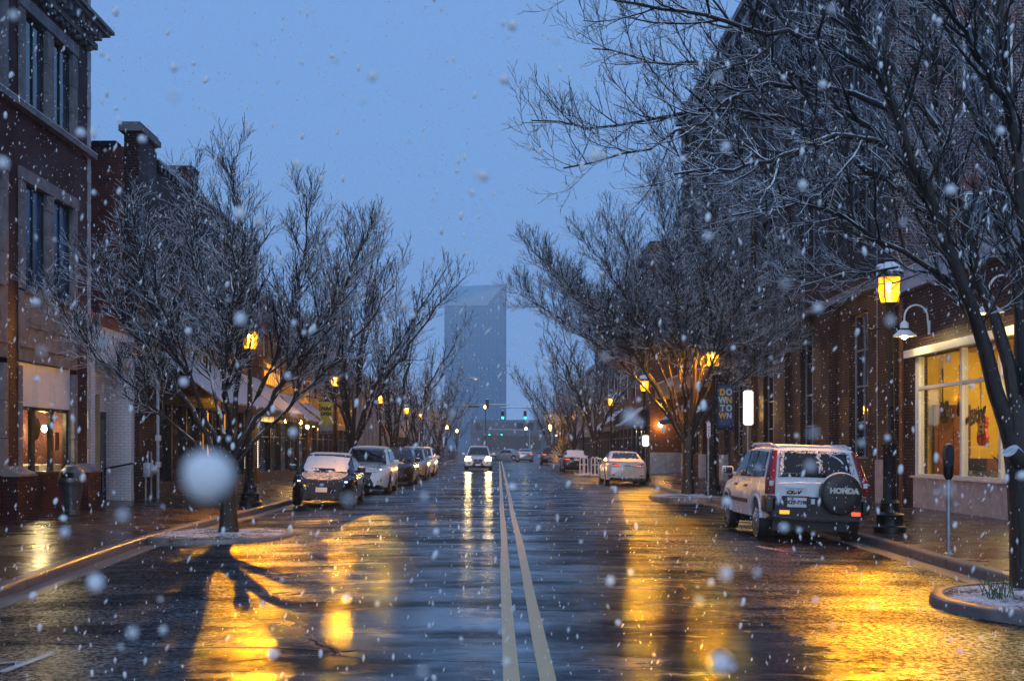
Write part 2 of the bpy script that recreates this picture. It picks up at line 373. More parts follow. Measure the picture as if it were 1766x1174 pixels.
def structure(name, mb, m, label=None, smooth=False):
    return tag(mb.build(name, m, None, smooth), label, None, None, 'structure')
def copy_tree(o, parent=None):
    c = o.copy(); COL.objects.link(c); c.parent = parent
    for ch in list(o.children): copy_tree(ch, c)
    return c
def text_mesh(txt, size, depth=.004, shear=0., bold=0.):
    cu = bpy.data.curves.new('t', 'FONT'); cu.body = txt; cu.size = size; cu.extrude = depth; cu.shear = shear; cu.offset = bold
    cu.align_x = 'CENTER'; cu.align_y = 'CENTER'; cu.resolution_u = 3
    o = bpy.data.objects.new('t', cu); COL.objects.link(o); bpy.context.view_layer.update()
    me = bpy.data.meshes.new_from_object(o.evaluated_get(bpy.context.evaluated_depsgraph_get()))
    bpy.data.objects.remove(o); bpy.data.curves.remove(cu); return me
def text(name, txt, size, m, parent, mat4, depth=.004, shear=0., bold=0., sx=1.):
    """lettering; mat4 places the text (which is made in its own XY plane) in the parent's space"""
    me = text_mesh(txt, size, depth, shear, bold); me.transform(mat4 @ Matrix.Diagonal((sx, 1, 1, 1)))
    me.name = name; me.materials.clear(); me.materials.append(M[m])
    o = bpy.data.objects.new(name, me); COL.objects.link(o); o.parent = parent; return o
FACE_CAM = Matrix.Rotation(R(90), 4, 'X')                       # text read by someone looking along +y
def at(p, rot=FACE_CAM): return Matrix.Translation(p) @ rot
# ------------------------------------------------------------------ ground, road, pavements, kerbs
def road_z(x): return -.12 * min(1., (x / 6.3) ** 2) if abs(x) < 7 else -.12
KL = [(-8, -5.3), (10, -5.3), (12.6, -5.42), (15.5, -5.7), (19, -5.98), (23, -6.1), (137, -6.1)]
KR = [(-8, 6.0), (12, 6.03), (14, 6.07), (16.2, 6.16), (20, 6.36), (25, 6.4), (137, 6.4)]
def kx(K, y): return float(np.interp(y, [a for a, b in K], [b for a, b in K]))
def side_z(x, k): return .032 + .031 * max(0, abs(x) - abs(k))
def setting():
    g = MB(); g.add([(-395, -14, -.22), (395, -14, -.22), (395, 612, -.22), (-395, 612, -.22)], [(0, 1, 2, 3)]); structure('ground', g, 'ground')
    r = MB(); xs = [-7.2, -6.3, -5.2, -4, -2.8, -1.5, -.6, .6, 1.5, 2.8, 4, 5.2, 6.3, 7.2]; ys = list(range(-8, 60, 2)) + list(range(60, 150, 6)) + [150, 200, 300, 600]
    for y in ys:
        for x in xs: r.v.append((x, y, road_z(x)))
    n = len(xs)
    for j in range(len(ys) - 1):
        for i in range(n - 1): a = j * n + i; r.f.append((a, a + 1, a + 1 + n, a + n))
    structure('road', r, 'asphalt', smooth=True)
    c = MB()
    for a, b in ((-150, -7.2), (7.2, 150)): c.add([(a, 139, -.124), (b, 139, -.124), (b, 151, -.124), (a, 151, -.124)], [(0, 1, 2, 3)])
    structure('cross_street', c, 'asphalt')
    for K, s, nm, far in ((KL, -1, 'pavement', 12.0), (KR, 1, 'pavement', 14.5)):
        p = MB(); ys = list(np.linspace(-8, 24, 33)) + [30, 40, 60, 90, 137]
        for y in ys:
            k = kx(K, y) + s * .15
            for t in np.linspace(0, 1, 5):
                x = k + (s * far - k) * t; p.v.append((x, y, side_z(x, k)))
        for j in range(len(ys) - 1):
            for i in range(4): a = j * 5 + i; p.f.append((a, a + 1, a + 6, a + 5))
        structure(nm, p, 'paver' if s < 0 else 'paver')
        kb = MB(); y = -8.
        while y < 137:
            st = 2.4 if y < 60 else 6.; y2 = min(y + st - .025, 137); sec = []
            for yy in np.linspace(y, y2, 4):
                x = kx(K, yy); sec.append([(x, yy, -.16), (x + s * .006, yy, -.01), (x + s * .014, yy, .016), (x + s * .035, yy, .031), (x + s * .155, yy, .036), (x + s * .155, yy, -.16)])
            o = len(kb.v)
            for q in sec: kb.v += q
            for j in range(3):
                for i in range(6): a, b2 = o + j * 6 + i, o + j * 6 + (i + 1) % 6; kb.f.append((a, b2, b2 + 6, a + 6))
            kb.f.append(tuple(o + i for i in range(6))); kb.f.append(tuple(o + 18 + i for i in range(6))[::-1]); y += st
        structure('kerb', kb, 'kerb_stone')
        gt = MB(); ys = list(np.linspace(-8, 24, 33)) + [30, 60, 137]          # concrete gutter strip
        for yy in ys:
            x = kx(K, yy) - s * .004
            for t in (0, .34): gt.v.append((x - s * t, yy, road_z(x - s * t) + .004))
        for j in range(len(ys) - 1): gt.f.append((2 * j, 2 * j + 1, 2 * j + 3, 2 * j + 2))
        structure('gutter', gt, 'concrete')
    # painted lines
    for x0 in (.085, .335):
        m = MB(); ys = list(np.arange(-6, 138, 3.)); pr = None
        for i, yy in enumerate(ys):
            w = .055 + .004 * math.sin(yy * 1.3 + x0 * 9); xx = x0 + .008 * math.sin(yy * .35 + x0 * 4)
            m.v += [(xx - w, yy, road_z(x0) + .005), (xx + w, yy, road_z(x0) + .005)]
            if i: a = 2 * i - 2; m.f.append((a, a + 1, a + 3, a + 2))
        tag(m.build('yellow_line', 'yellow_paint'), None, None, None, 'structure')
    def mark(nm, pts, w):
        m = MB()
        for (a, b) in pts:
            d = Vector((b[0] - a[0], b[1] - a[1])).normalized(); q = Vector((-d.y, d.x)) * w / 2
            m.add([(p[0] + k * q.x, p[1] + k * q.y, road_z(p[0]) + .006) for p, k in ((a, -1), (b, -1), (b, 1), (a, 1))], [(0, 1, 2, 3)])
        tag(m.build(nm, 'white_paint'), None, None, None, 'structure')
    mark('white_parking_mark', [((4.22, 18.9), (4.46, 18.0)), ((4.44, 17.98), (4.95, 17.98))], .08)
    mark('white_turn_arrow', [((-4.3, 8.5), (-3.53, 8.6)), ((-3.52, 8.2), (-3.44, 8.97))], .075)
    # drain cover and manhole
setting()

def island(name, cx, cy, rx, ry, top=.06):
    """a kerbed planting island: kerb ring with mulch and thin snow inside"""
    k = MB(); n = 40; ring = []
    for i in range(n):
        q = 2 * math.pi * i / n; ex = 2.6 if cy > 15 else 2.05; c, s_ = math.cos(q), math.sin(q)
        ring.append((math.copysign(abs(c) ** (2 / ex), c), math.copysign(abs(s_) ** (2 / ex), s_)))
    prof = [(0, -.2), (-.004, -.02), (-.012, .03), (-.04, .052), (-.13, .052), (-.15, .03), (-.15, -.1)]
    for d, z in prof:
        for a, b in ring: k.v.append((cx + a * (rx + d), cy + b * (ry + d), z + (top - .06)))
    for j in range(len(prof) - 1):
        for i in range(n): a, b = j * n + i, j * n + (i + 1) % n; k.f.append((a, b, b + n, a + n))
    tag(k.build('island_kerb', 'kerb_stone', smooth=True), None, None, None, 'structure')
    b = MB(); rng = random.Random(int(cx * 50 + cy)); m = 7
    for j in range(m + 1):
        for a, c in ring:
            t = j / m; z = top - .02 + .05 * (1 - t) + rng.uniform(-.012, .012); b.v.append((cx + a * (rx - .14) * t, cy + c * (ry - .14) * t, z))
    for j in range(m):
        for i in range(n): a, c = j * n + i, j * n + (i + 1) % n; b.f.append((a, c, c + n, a + n))
    tag(b.build('planting_bed', 'snow_mulch', smooth=True), None, None, None, 'structure')
island('island', -5.0, 20.9, 1.3, 1.4, .03)
for a in ((5.95, 36.7, 1.15, 1.9), (6.02, 11.6, 1.62, 1.5), (5.55, 67, 1.15, 3.2), (-5.6, 42.6, .9, 1.4), (-5.3, 58.8, 1.1, 1.6), (5.6, 104, 1., 2), (5.4, 122, 1, 2), (-5.4, 86, 1., 2), (-5.4, 112, 1., 2)):
    island('island', *a)

# ------------------------------------------------------------------ buildings
def wall_x(mb, xf, s, y0, y1, z0, z1, ops=(), depth=.25):
    """street wall in the plane x=xf facing +x (s=1) or -x (s=-1), with openings (ya, yb, za, zb) cut through and lined"""
    us = sorted({y0, y1, *[o[0] for o in ops], *[o[1] for o in ops]}); zs = sorted({z0, z1, *[o[2] for o in ops], *[o[3] for o in ops]})
    for a, b in zip(us, us[1:]):
        for c, d in zip(zs, zs[1:]):
            ym, zm = (a + b) / 2, (c + d) / 2
            if any(o[0] < ym < o[1] and o[2] < zm < o[3] for o in ops): continue
            mb.add([(xf, a, c), (xf, b, c), (xf, b, d), (xf, a, d)], [(0, 1, 2, 3)])
    xb = xf - s * depth
    for a, b, c, d in ops:
        for p in (((a, c), (b, c)), ((b, c), (b, d)), ((b, d), (a, d)), ((a, d), (a, c))):
            (ya, za), (yb, zb) = p; mb.add([(xf, ya, za), (xf, yb, zb), (xb, yb, zb), (xb, ya, za)], [(0, 1, 2, 3)])
def window_x(parent, xf, s, a, b, c, d, depth=.2, nv=1, nh=1, frame='white_wood', glass='glass', t=.06, label=None):
    """a window set back in a street-facing opening: frame bars with a pane behind"""
    f = MB(); xo = xf - s * (depth - .05); xi = xf - s * depth
    for y in [a + t / 2, b - t / 2] + [a + (b - a) * i / nv for i in range(1, nv)]: f.box(xi, xo, y - t / 2, y + t / 2, c, d)
    for z in [c + t / 2, d - t / 2] + [c + (d - c) * i / nh for i in range(1, nh)]: f.box(xi, xo - s * .004, a + t / 2, b - t / 2, z - t / 2, z + t / 2)
    w = f.build('window', frame, parent)
    if label: w['label'] = label
    p = MB(); xg = xf - s * (depth - .02); p.box(xg, xg - s * .012, a + .01, b - .01, c + .01, d - .01); p.build('pane', glass, w)
    return w
def window_y(parent, yf, a, b, c, d, nv=1, nh=1, frame='white_wood', glass='glass', t=.06, proud=.0):
    """the same on a wall that faces the viewer end of the street (plane y=yf)"""
    f = MB()
    for x in [a + t / 2, b - t / 2] + [a + (b - a) * i / nv for i in range(1, nv)]: f.box(x - t / 2, x + t / 2, yf - .03 - proud, yf + .05, c, d)
    for z in [c + t / 2, d - t / 2] + [c + (d - c) * i / nh for i in range(1, nh)]: f.box(a + t / 2, b - t / 2, yf - .026 - proud, yf + .05, z - t / 2, z + t / 2)
    w = f.build('window', frame, parent); p = MB(); p.box(a + .01, b - .01, yf - .012, yf - .003, c + .01, d - .01); p.build('pane', glass, w); return w
def shell(mb, xf, s, y0, y1, z0, z1, deep=14, back=True, near=True):
    """roof slab and the other walls of a block whose street wall is made by wall_x"""
    xb = xf - s * deep
    if near: mb.add([(xf, y0, z0), (xb, y0, z0), (xb, y0, z1), (xf, y0, z1)], [(0, 1, 2, 3)])
    mb.add([(xf, y1, z0), (xb, y1, z0), (xb, y1, z1), (xf, y1, z1)], [(0, 1, 2, 3)])
    mb.add([(xb, y0, z0), (xb, y1, z0), (xb, y1, z1), (xb, y0, z1)], [(0, 1, 2, 3)])
    mb.add([(xf, y0, z1), (xf, y1, z1), (xb, y1, z1), (xb, y0, z1)], [(0, 1, 2, 3)])

# --- left: brick corner building with stone window bays
XL = -9.8
def left_corner():
    b = thing('brick_building', 'dark red brick building with stone framed tall windows and a dentil cornice', 'building', (XL, 24, .1))
    bays = [(14.2, 17.45), (18.9, 22.15 + .95), (23.65, 26.9)]
    ops = []
    for a, c in bays: ops += [(a, c, 1.0, 3.34), (a, c, 4.82, 7.3), (a, c, 8.62, 10.85)]
    w = MB(); wall_x(w, XL, 1, 10, 27.62, .0, 13.6, ops, .32); shell(w, XL - .001, 1, 10, 27.8, .0, 13.58, 12)
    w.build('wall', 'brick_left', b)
    q = MB(); z = .2
    while z < 13.5: q.box(XL - .02, XL + (.02 if int(z * 2.2) % 2 else .012), 27.6 if int(z / .45) % 2 else 27.66, 27.83, z, z + .44); z += .45
    q.build('corner_quoins', 'stone_pale', b)
    for k, (a, c) in enumerate(bays):
        st = MB(); m = (a + c) / 2; X0 = XL + .035; xi = XL - .13
        for z0, z1 in ((4.82, 7.3), (8.62, 10.85)):
            zz = z0
            while zz < z1 - .3:                                     # stone jamb blocks with joints
                h = min(.62, z1 - .26 - zz)
                for y0, y1 in ((a, a + .3), (m - .18, m + .18), (c - .3, c)): st.box(xi, X0 + (.008 if int(zz * 5) % 2 else 0), y0 - .0, y1, zz, zz + h - .012)
                zz += h
            st.box(xi, X0 + .03, a - .02, c + .02, z1 - .26, z1 + .0)
        st.box(xi, X0 - .006, a, c, 3.345, 4.78)                                     # spandrel slab
        for y0, y1 in ((a + .3, m - .2), (m + .2, c - .3)):
            st.box(X0 - .006, X0 + .035, y0, y1, 4.05, 4.14); st.box(X0 - .006, X0 + .05, y0 + .15, y1 - .15, 4.14, 4.24)
        st.box(X0, X0 + .04, a - .02, c + .02, 3.62, 3.68); st.box(X0, X0 + .07, a + .25, c - .25, 4.74, 4.84)
        for zz in (1.0, 1.75, 2.5): st.box(xi, X0, c - .22, c, zz, zz + .735); st.box(xi, X0, a, a + .16, zz, zz + .735)
        st.build('stone_bay', 'stone', b)
        for z0, z1, gl in ((4.86, 7.04, 'glass_curtain'), (8.66, 10.58, 'glass')):
            for y0, y1 in ((a + .3, m - .18), (m + .18, c - .3)): window_x(b, XL, 1, y0, y1, z0, z1, .10, 2, 1, 'dark_bronze', gl, .045)
        p = MB()
        for i in range(3):
            y0 = a + .17 + (c - a - .4) * i / 3; p.box(XL - .1, XL - .06, y0 + .008, y0 + (c - a - .4) / 3 - .008, 2.42, 3.33)
        p.build('fascia_panel', 'white_panel', b)
    s = MB(); s.box(XL - .05, XL + .16, 10, 27.86, 8.46, 8.58); s.build('sill_course', 'stone', b)
    s = MB(); s.box(XL - .05, XL + .17, 10, 27.87, 8.581, 8.6); s.build('snow', 'snow', b)
    c = MB(); c.box(XL - .05, XL + .16, 10, 27.9, 11.1, 11.24); c.box(XL - .05, XL + .5, 10, 28.1, 11.52, 11.6); c.box(XL - .05, XL + .42, 10, 28.02, 11.44, 11.52)
    y = 18.
    while y < 27.8: c.box(XL - .02, XL + .34, y, y + .17, 11.24, 11.44); c.box(XL - .02, XL + .13, y + .03, y + .14, 11.0, 11.1); y += .38
    c.build('cornice', 'stone', b)
    for y0, y1 in ((22.9, 23.75), (26.85, 27.75)):
        cp = MB(); cp.prism([(XL - .02, .98), (XL + .34, .98), (XL + .34, 1.03), (XL - .02, 1.2)], 'xz', y0, y1); cp.build('pier_cap', 'stone', b)
        pb = MB(); pb.box(XL - .02, XL + .28, y0 + .05, y1 - .05, .0, .98); pb.build('pier_base', 'brick_left', b)
    # ground-floor shop window and the lit room behind it
    a, c = 23.82, 26.66
    f = MB()
    for y, hw_ in ((a + .03, .03), (a + .85, .09), (a + 1.88, .09), (c - .06, .06)): f.box(XL - .18, XL - .1, y - hw_, y + hw_, 1.0, 2.42)
    f.box(XL - .22, XL - .1, a, c, 2.34, 2.44); f.box(XL - .24, XL - .02, a, c, .96, 1.04)
    w = f.build('window', 'dark_bronze', b); p = MB(); p.box(XL - .16, XL - .152, a, c, 1.04, 2.34); p.build('pane', 'clear', w)
    r = MB(); x0, x1 = XL - .34, XL - 4.2
    r.add([(x1, 22.6, .5), (x1, 29.5, .5), (x1, 29.5, 2.9), (x1, 22.6, 2.9)], [(0, 1, 2, 3)])
    r.add([(x0, 29.5, .5), (x1, 29.5, .5), (x1, 29.5, 2.9), (x0, 29.5, 2.9)], [(0, 1, 2, 3)]); r.add([(x0, 22.6, .5), (x1, 22.6, .5), (x1, 22.6, 2.9), (x0, 22.6, 2.9)], [(0, 1, 2, 3)])
    r.add([(x0, 22.6, 2.9), (x1, 22.6, 2.9), (x1, 29.5, 2.9), (x0, 29.5, 2.9)], [(0, 1, 2, 3)]); r.add([(x0, 22.6, .45), (x1, 22.6, .45), (x1, 29.5, .45), (x0, 29.5, .45)], [(0, 1, 2, 3)])
    r.build('room', 'cream_wall', b)
    for x, y, z, k in ((-10.5, 25.15, 2.2, 1), (-10.7, 27.3, 2.0, 0), (-11.6, 27.6, 1.95, 0)):
        l = thing('pendant_bulb', 'bare warm bulb hanging %s behind the restaurant window on the left' % ('low near the first pane', 'deep in the room', 'beside the far pane')[(x < -11) + (k == 0)], 'lamp', (x, y, 2.88))
        q = MB(); q.tube([(x, y, 2.88), (x, y, z + .08)], .006, 6); q.build('cord', 'dark_trim', l); q = MB(); q.ell((x, y, z), .06, .06, .08); q.build('bulb', 'pendant_lamp_bulb', l, True)
    for i, (x, y, z) in enumerate(((-10.6, 25.5, 1.16), (-10.75, 27.2, 1.16), (-12.2, 27.8, 1.2))):
        t = thing('dining_table', ('round', 'square', 'far')[i] + ' dining table under a white cloth ' + ('nearest the first pane', 'behind the middle pane', 'at the back of the lit restaurant')[i], 'table', (x, y, .45))
        q = MB(); q.lathe([(.5, .45), (.47, z - .03), (.46, z), (.44, z + .01)], (x, y, 0), 20, flute=.05); q.build('table_cloth', 'cloth_white', t, True); q = MB(); q.lathe([(.06, z + .01), (.08, z + .06), (.05, z + .16), (.02, z + .2)], (x, y, 0), 10); q.build('vase', 'brown_wood', t, True)
    q = MB(); q.lathe([(.0, 0), (.24, 0), (.26, .015), (.24, .03), (0, .03)], (XL - .3, 25.25, 1.98), 28, 'x'); q.lathe([(.16, .03), (.17, .04), (.16, .045)], (XL - .3, 25.25, 1.98), 24, 'x')
    s = q.build('round_sign', 'brown_wood', None, True); tag(s, 'round brown sign hanging behind the middle pane of the restaurant window', 'sign')
    for k, (y, z0, z1, m) in enumerate(((24.05, 1.55, 1.72, 'cloth_white'), (24.05, 1.8, 1.92, 'cloth_white'), (26.0, 1.5, 1.9, 'brown_wood'))):
        q = MB(); q.box(XL - .149, XL - .144, y, y + .24, z0, z1); tag(q.build('window_notice', m), ('lower white paper notice', 'upper small white notice', 'brown poster')[k] + ' stuck to the restaurant pane', 'notice')
left_corner()

# --- left: low white painted bay with a recessed entry
def left_white():
    b = thing('white_annex', 'low white painted brick front with a recessed dark doorway beside the red brick building', 'building', (XL, 29.6, .1))
    y0, y1, h = 27.84, 31.36, 4.55; X = XL - .02; w = MB(); wall_x(w, X, 1, y0, y1, 0, h, [(28.22, 30.98, .0, 3.68)], .72); shell(w, X - .001, 1, y0, y1, 0, h - .001, 8)
    w.add([(X - .72, 28.22, 0), (X - .72, 30.98, 0), (X - .72, 30.98, 3.68), (X - .72, 28.22, 3.68)], [(0, 1, 2, 3)])
    w.build('wall', 'brick_white', b)
    c = MB(); c.box(X - .3, X + .03, y0, y1, h, h + .26); c.build('parapet', 'brick_side', b)
    d = MB(); d.box(X - .715, X - .66, 29.75, 30.95, .1, 2.5); d.box(X - .71, X - .68, 28.3, 29.7, .1, 3.6); dd = d.build('door', 'dark_trim', b)
    g = MB(); g.box(X - .655, X - .65, 29.9, 30.8, .4, 2.3); g.build('pane', 'glass', dd)
    v = MB(); v.box(X - .02, X + .3, 30.1, 30.55, 3.9, 4.3); v.build('vent_hood', 'dark_trim', b)
    r = thing('handrail', 'thin dark sloping handrail in front of the white recessed wall', 'handrail', (X, 30.9, .1)); q = MB()
    q.tube([(X - .6, 30.7, 1.0), (X + .1, 30.75, 1.14), (X + .16, 30.75, 1.12), (X + .18, 30.75, .1)], .025, 8); q.tube([(X - .6, 30.7, 1.0), (X - .6, 30.7, .1)], .025, 8); q.build('rail', 'black_iron', r)
    # gas meters by the corner
    t = thing('gas_meter', 'grey gas meter with pipes against the dark wall past the white doorway', 'meter', (XL + .25, 31.9, .1)); q = MB()
    q.box(XL + .06, XL + .3, 31.65, 31.95, .75, 1.15, .05); q.lathe([(.13, 0), (.13, .12), (.1, .16)], (XL + .3, 31.8, .95), 16, 'x'); q.build('meter_body', 'grey_metal', t, True)
    q = MB(); q.tube([(XL + .15, 31.7, 0.1), (XL + .15, 31.7, .75)], .03, 8); q.tube([(XL + .15, 31.9, 1.15), (XL + .15, 31.9, 1.45), (XL + .15, 32.2, 1.45), (XL + .15, 32.2, .1)], .03, 8); q.build('pipe', 'steel', t)
left_white()

def awning(name, label, X, s, y0, y1, z0, z1, out, ends=True, valance=.22, scallop=False, m='awning_snow', group=None):
    """sloping canvas awning hung on a street wall; snow lies on the slope"""
    t = thing(name, label, 'awning', (X, (y0 + y1) / 2, z1), group); q = MB(); n = 8
    rng = random.Random(int(y0 * 7)); x1 = X + s * out
    for i in range(n + 1):
        y = y0 + (y1 - y0) * i / n
        for j in range(5): u = j / 4; q.v.append((X + (x1 - X) * u, y, z1 + (z0 - z1) * u - .05 * math.sin(math.pi * u) + rng.uniform(-.01, .01)))
        for j in range(5): u = j / 4; q.v.append((X + (x1 - X) * u, y, z1 + (z0 - z1) * u - .05 * math.sin(math.pi * u) - .05))
    for i in range(n):
        for j in range(4):
            a = i * 10 + j; q.f.append((a, a + 1, a + 11, a + 10)); q.f.append((a + 5, a + 15, a + 16, a + 6))
        a = i * 10; q.f.append((a + 4, a + 9, a + 19, a + 14)); q.f.append((a, a + 10, a + 15, a + 5))
    q.f += [tuple(range(5)) + tuple(range(9, 4, -1)), tuple(n * 10 + k for k in (4, 3, 2, 1, 0, 5, 6, 7, 8, 9))]
    q.build('canopy', m, t, True)
    v = MB(); k = max(2, int((y1 - y0) / .55))
    for i in range(k):
        a, c = y0 + (y1 - y0) * i / k, y0 + (y1 - y0) * (i + 1) / k
        if scallop: v.prism([(a, z0 - .05), (c, z0 - .05), (c, z0 - .05 - valance * .3), ((a + c) / 2, z0 - .05 - valance), (a, z0 - .05 - valance * .3)], 'yz', x1 - s * .02, x1)
        else: v.box(x1 - s * .02, x1, a + .002, c - .002, z0 - .05 - valance, z0 - .05)
    v.build('valance', 'awning_dark', t)
    f = MB(); [f.tube([(X + s * .02, y, z1 - .1), (x1 - s * .03, y, z0 - .07), (X + s * .02, y, z0 - .1), (X + s * .02, y, z1 - .1)], .018, 6) for y in (y0 + .05, (y0 + y1) / 2, y1 - .05)]; f.build('frame', 'black_iron', t)
    return t
def shopfront(b, X, s, y0, y1, z0, z1, nb, mat_frame='dark_trim', glass='glass', lit=()):
    """a dark timber shopfront: pilasters, stall riser, fascia and big panes"""
    f = MB(); dy = (y1 - y0) / nb
    for i in range(nb + 1): f.box(X - s * .22, X - s * .02, y0 + dy * i - .07, y0 + dy * i + .07, z0, z1)
    f.box(X - s * .2, X - s * .03, y0 + .07, y1 - .07, z0, z0 + .45); f.box(X - s * .2, X + s * .04, y0 + .07, y1 - .07, z1 - .35, z1)
    for i in range(nb): f.box(X - s * .18, X - s * .1, y0 + dy * i + .07, y0 + dy * (i + 1) - .07, z1 - 1.0, z1 - .94)
    w = f.build('shop_front', mat_frame, b); p = MB(); p.box(X - s * .16, X - s * .145, y0 + .02, y1 - .02, z0 + .4, z1 - .3); p.build('pane', glass, w)

# --- left: tall brown brick building with corner pier, long awnings
def left_tall():
    b = thing('tall_brick_building', 'tall brown brick building with a capped corner pier, chimney and snowy eaves', 'building', (XL, 39, .1))
    y0, y1, h = 31.4, 47.0, 9.65; w = MB(); ops = [(33.2, 46.4, .05, 3.2)] + [(y, y + 1.3, 5.2, 7.6) for y in (34.6, 37.4, 40.2, 43.0)]
    wall_x(w, XL, 1, y0, y1, 0, h, ops, .28); shell(w, XL - .001, 1, y0, y1, 0, h - .02, 13)
    w.build('wall', 'brick_dark', b)
    e = MB(); e.box(XL - 13, XL - .02, y0 - .12, y0 - .004, 0, h + .02); e.build('end_wall', 'brick_side', b)
    c = MB(); c.box(XL - 13, XL - .5, y0 - .2, y0 + .25, h + .021, h + .16); c.build('coping', 'dark_trim', b)
    p = MB(); p.box(XL - .3, XL + .1, y0 - .14, y0 + 1.5, 0, h + .42); p.build('corner_pier', 'brick_dark', b)
    p = MB(); p.box(XL - .42, XL + .2, y0 - .24, y0 + 1.6, h + .421, h + .58); p.box(XL - .36, XL + .14, y0 - .18, y0 + 1.54, h + .581, h + .68); p.build('pier_cap', 'stone', b)
    r = MB(); r.box(XL - .4, XL + .12, y0 + 1.7, y1 + .05, h + .001, h + .1)
    y = 33.3
    while y < y1: r.box(XL + .0, XL + .1, y, y + .18, h - .16, h); y += .4
    r.build('eaves', 'dark_trim', b)
    s = MB(); s.box(XL - .4, XL + .12, y0 + 1.7, y1 + .05, h + .101, h + .15); s.build('snow', 'snow', b)
    k = MB(); k.box(XL - .9, XL - .1, 37.3, 38.2, h + .1, h + .85); k.box(XL - .96, XL - .04, 37.24, 38.26, h + .851, h + .96); k.build('chimney', 'brick_dark', b)
    for y in (34.6, 37.4, 40.2, 43.0): window_x(b, XL, 1, y, y + 1.3, 5.2, 7.6, .2, 1, 2, 'dark_bronze')
    shopfront(b, XL, 1, 33.2, 46.4, .1, 3.2, 8)
    for y, z0, z1, x in ((39.3, 1.1, 2.75, XL - .08), (41.7, .5, 2.75, XL - .08)):
        q = MB(); q.box(x, x + .03, y, y + .07, z0, z1); q.build('light_strip', 'amber_strip', b)
    # chasing dots round one shop window
    q = MB(); y_, ye, za, zb = 44.95, 46.0, .75, 2.6; x = XL - .02
    for i in range(20): z = za + (zb - za) * i / 19; q.box(x, x + .03, ye, ye + .03, z, z + .05)
    for i in range(13): z = za + (zb - za) * .55 * i / 12; q.box(x, x + .03, y_ + 2.2, y_ + 2.23, z, z + .05)
    for i in range(6): y = ye - .6 + .6 * i / 5; [q.box(x, x + .03, y, y + .06, z, z + .03) for z in (za, zb)]
    tag(q.build('light_string', 'led', None), 'dotted white lights framing the dark shop window under the scalloped awning', 'lights')
    awning('long_awning', 'long snow covered dark awning over the shop nearest behind the first left tree', XL + .02, 1, 33.2, 42.2, 2.92, 4.36, 1.85)
    awning('scalloped_awning', 'snowy awning with a scalloped valance beyond the long awning on the left', XL + .02, 1, 42.5, 47.2, 2.92, 4.36, 1.85, scallop=True, valance=.42)
    for y in (32.6,):
        d = thing('downpipe', 'thin grey downpipe with bracket boxes on the dark wall left of the tree', 'downpipe', (XL + .1, y, .1)); q = MB(); q.tube([(XL + .16, y + .2, .1), (XL + .16, y + .2, 4.2)], .045, 8); q.build('pipe', 'grey_metal', d)
        q = MB(); [q.box(XL + .1, XL + .24, y + .12, y + .28, z, z + .16, .02) for z in (1.0, 1.75)]; q.build('junction_box', 'white_enamel', d)
left_tall()

def block(name, label, X, s, y0, y1, h, wm, bays, floors, z_first=3.8, fl=3.2, ww=1.2, wh=1.9, deep=12, glass='glass', frame='white_wood', shop='dark_trim', cornice='stone', snow=True, nv=2, nh=2, shop_glass='glass'):
    b = thing(name, label, 'building', (X, (y0 + y1) / 2, .1)); ops = [(y0 + .5, y1 - .5, .05, 3.0)] if shop else []; dy = (y1 - y0) / bays; wins = []
    for f in range(floors):
        for i in range(bays):
            yc = y0 + dy * (i + .5); wins.append((yc - ww / 2, yc + ww / 2, z_first + fl * f, z_first + fl * f + wh))
    w = MB(); wall_x(w, X, s, y0, y1, 0, h, ops + wins, .28); shell(w, X - s * .001, s, y0, y1, 0, h - .02, deep); w.build('wall', wm, b)
    for o in wins: window_x(b, X, s, *o, .2, nv, nh, frame, glass)
    if shop: shopfront(b, X, s, y0 + .5, y1 - .5, .1, 3.0, max(2, int((y1 - y0) / 2.2)), shop, shop_glass)
    c = MB(); c.box(X - s * .3, X + s * .25, y0 - .05, y1 + .05, h - .3, h + .02); c.build('cornice', cornice, b)
    if snow: c = MB(); c.box(X - s * .3, X + s * .26, y0 - .05, y1 + .05, h + .021, h + .08); c.build('snow', 'snow', b)
    return b
block('brick_shop', 'brown brick shop building with a glowing sign board beyond the scalloped awning', XL, 1, 47.05, 60, 7.8, 'brick_side', 4, 1, 4.4)
block('narrow_shop', 'dark two storey shop building with small snowy ledges on the left', XL, 1, 60.1, 78, 6.9, 'brick_dark', 5, 1, 4.2)
def columns():
    b = thing('columned_building', 'pale grey hall with a row of tall columns on the left past the trees', 'building', (XL, 90, .1)); w = MB()
    wall_x(w, XL - .4, 1, 78.1, 104, 0, 6.6, [(79.2 + 2.5 * i, 80.5 + 2.5 * i, .4, 5.2) for i in range(10)], .3); shell(w, XL - .401, 1, 78.1, 104, 0, 6.58, 12); w.build('wall', 'pale_render', b)
    for i in range(10): window_x(b, XL - .4, 1, 79.2 + 2.5 * i, 80.5 + 2.5 * i, .4, 5.2, .25, 1, 3, 'dark_trim')
    for i in range(11): q = MB(); q.lathe([(.34, .1), (.34, .3), (.26, .35), (.24, 5.1), (.34, 5.2), (.34, 5.4)], (XL + .1, 78.6 + 2.5 * i, 0), 14); q.build('column', 'pale_render', b, True)
    q = MB(); q.box(XL - .38, XL + .5, 78.1, 104, 5.42, 6.2); q.box(XL - .38, XL + .75, 78, 104.1, 6.21, 6.5); q.build('entablature', 'pale_render', b)
columns()
block('grey_shop', 'low grey shop building before the far crossing on the left', XL, 1, 104.2, 136, 7.4, 'pale_render', 8, 1, 4.2)
awning('small_awning', 'small snowy awning behind the yellow banner on the left', XL + .02, 1, 51.5, 55, 2.8, 4.0, 1.3)
awning('far_awning', 'far snowy awning under the second left lantern', XL + .02, 1, 57.0, 60.5, 2.8, 3.8, 1.4)
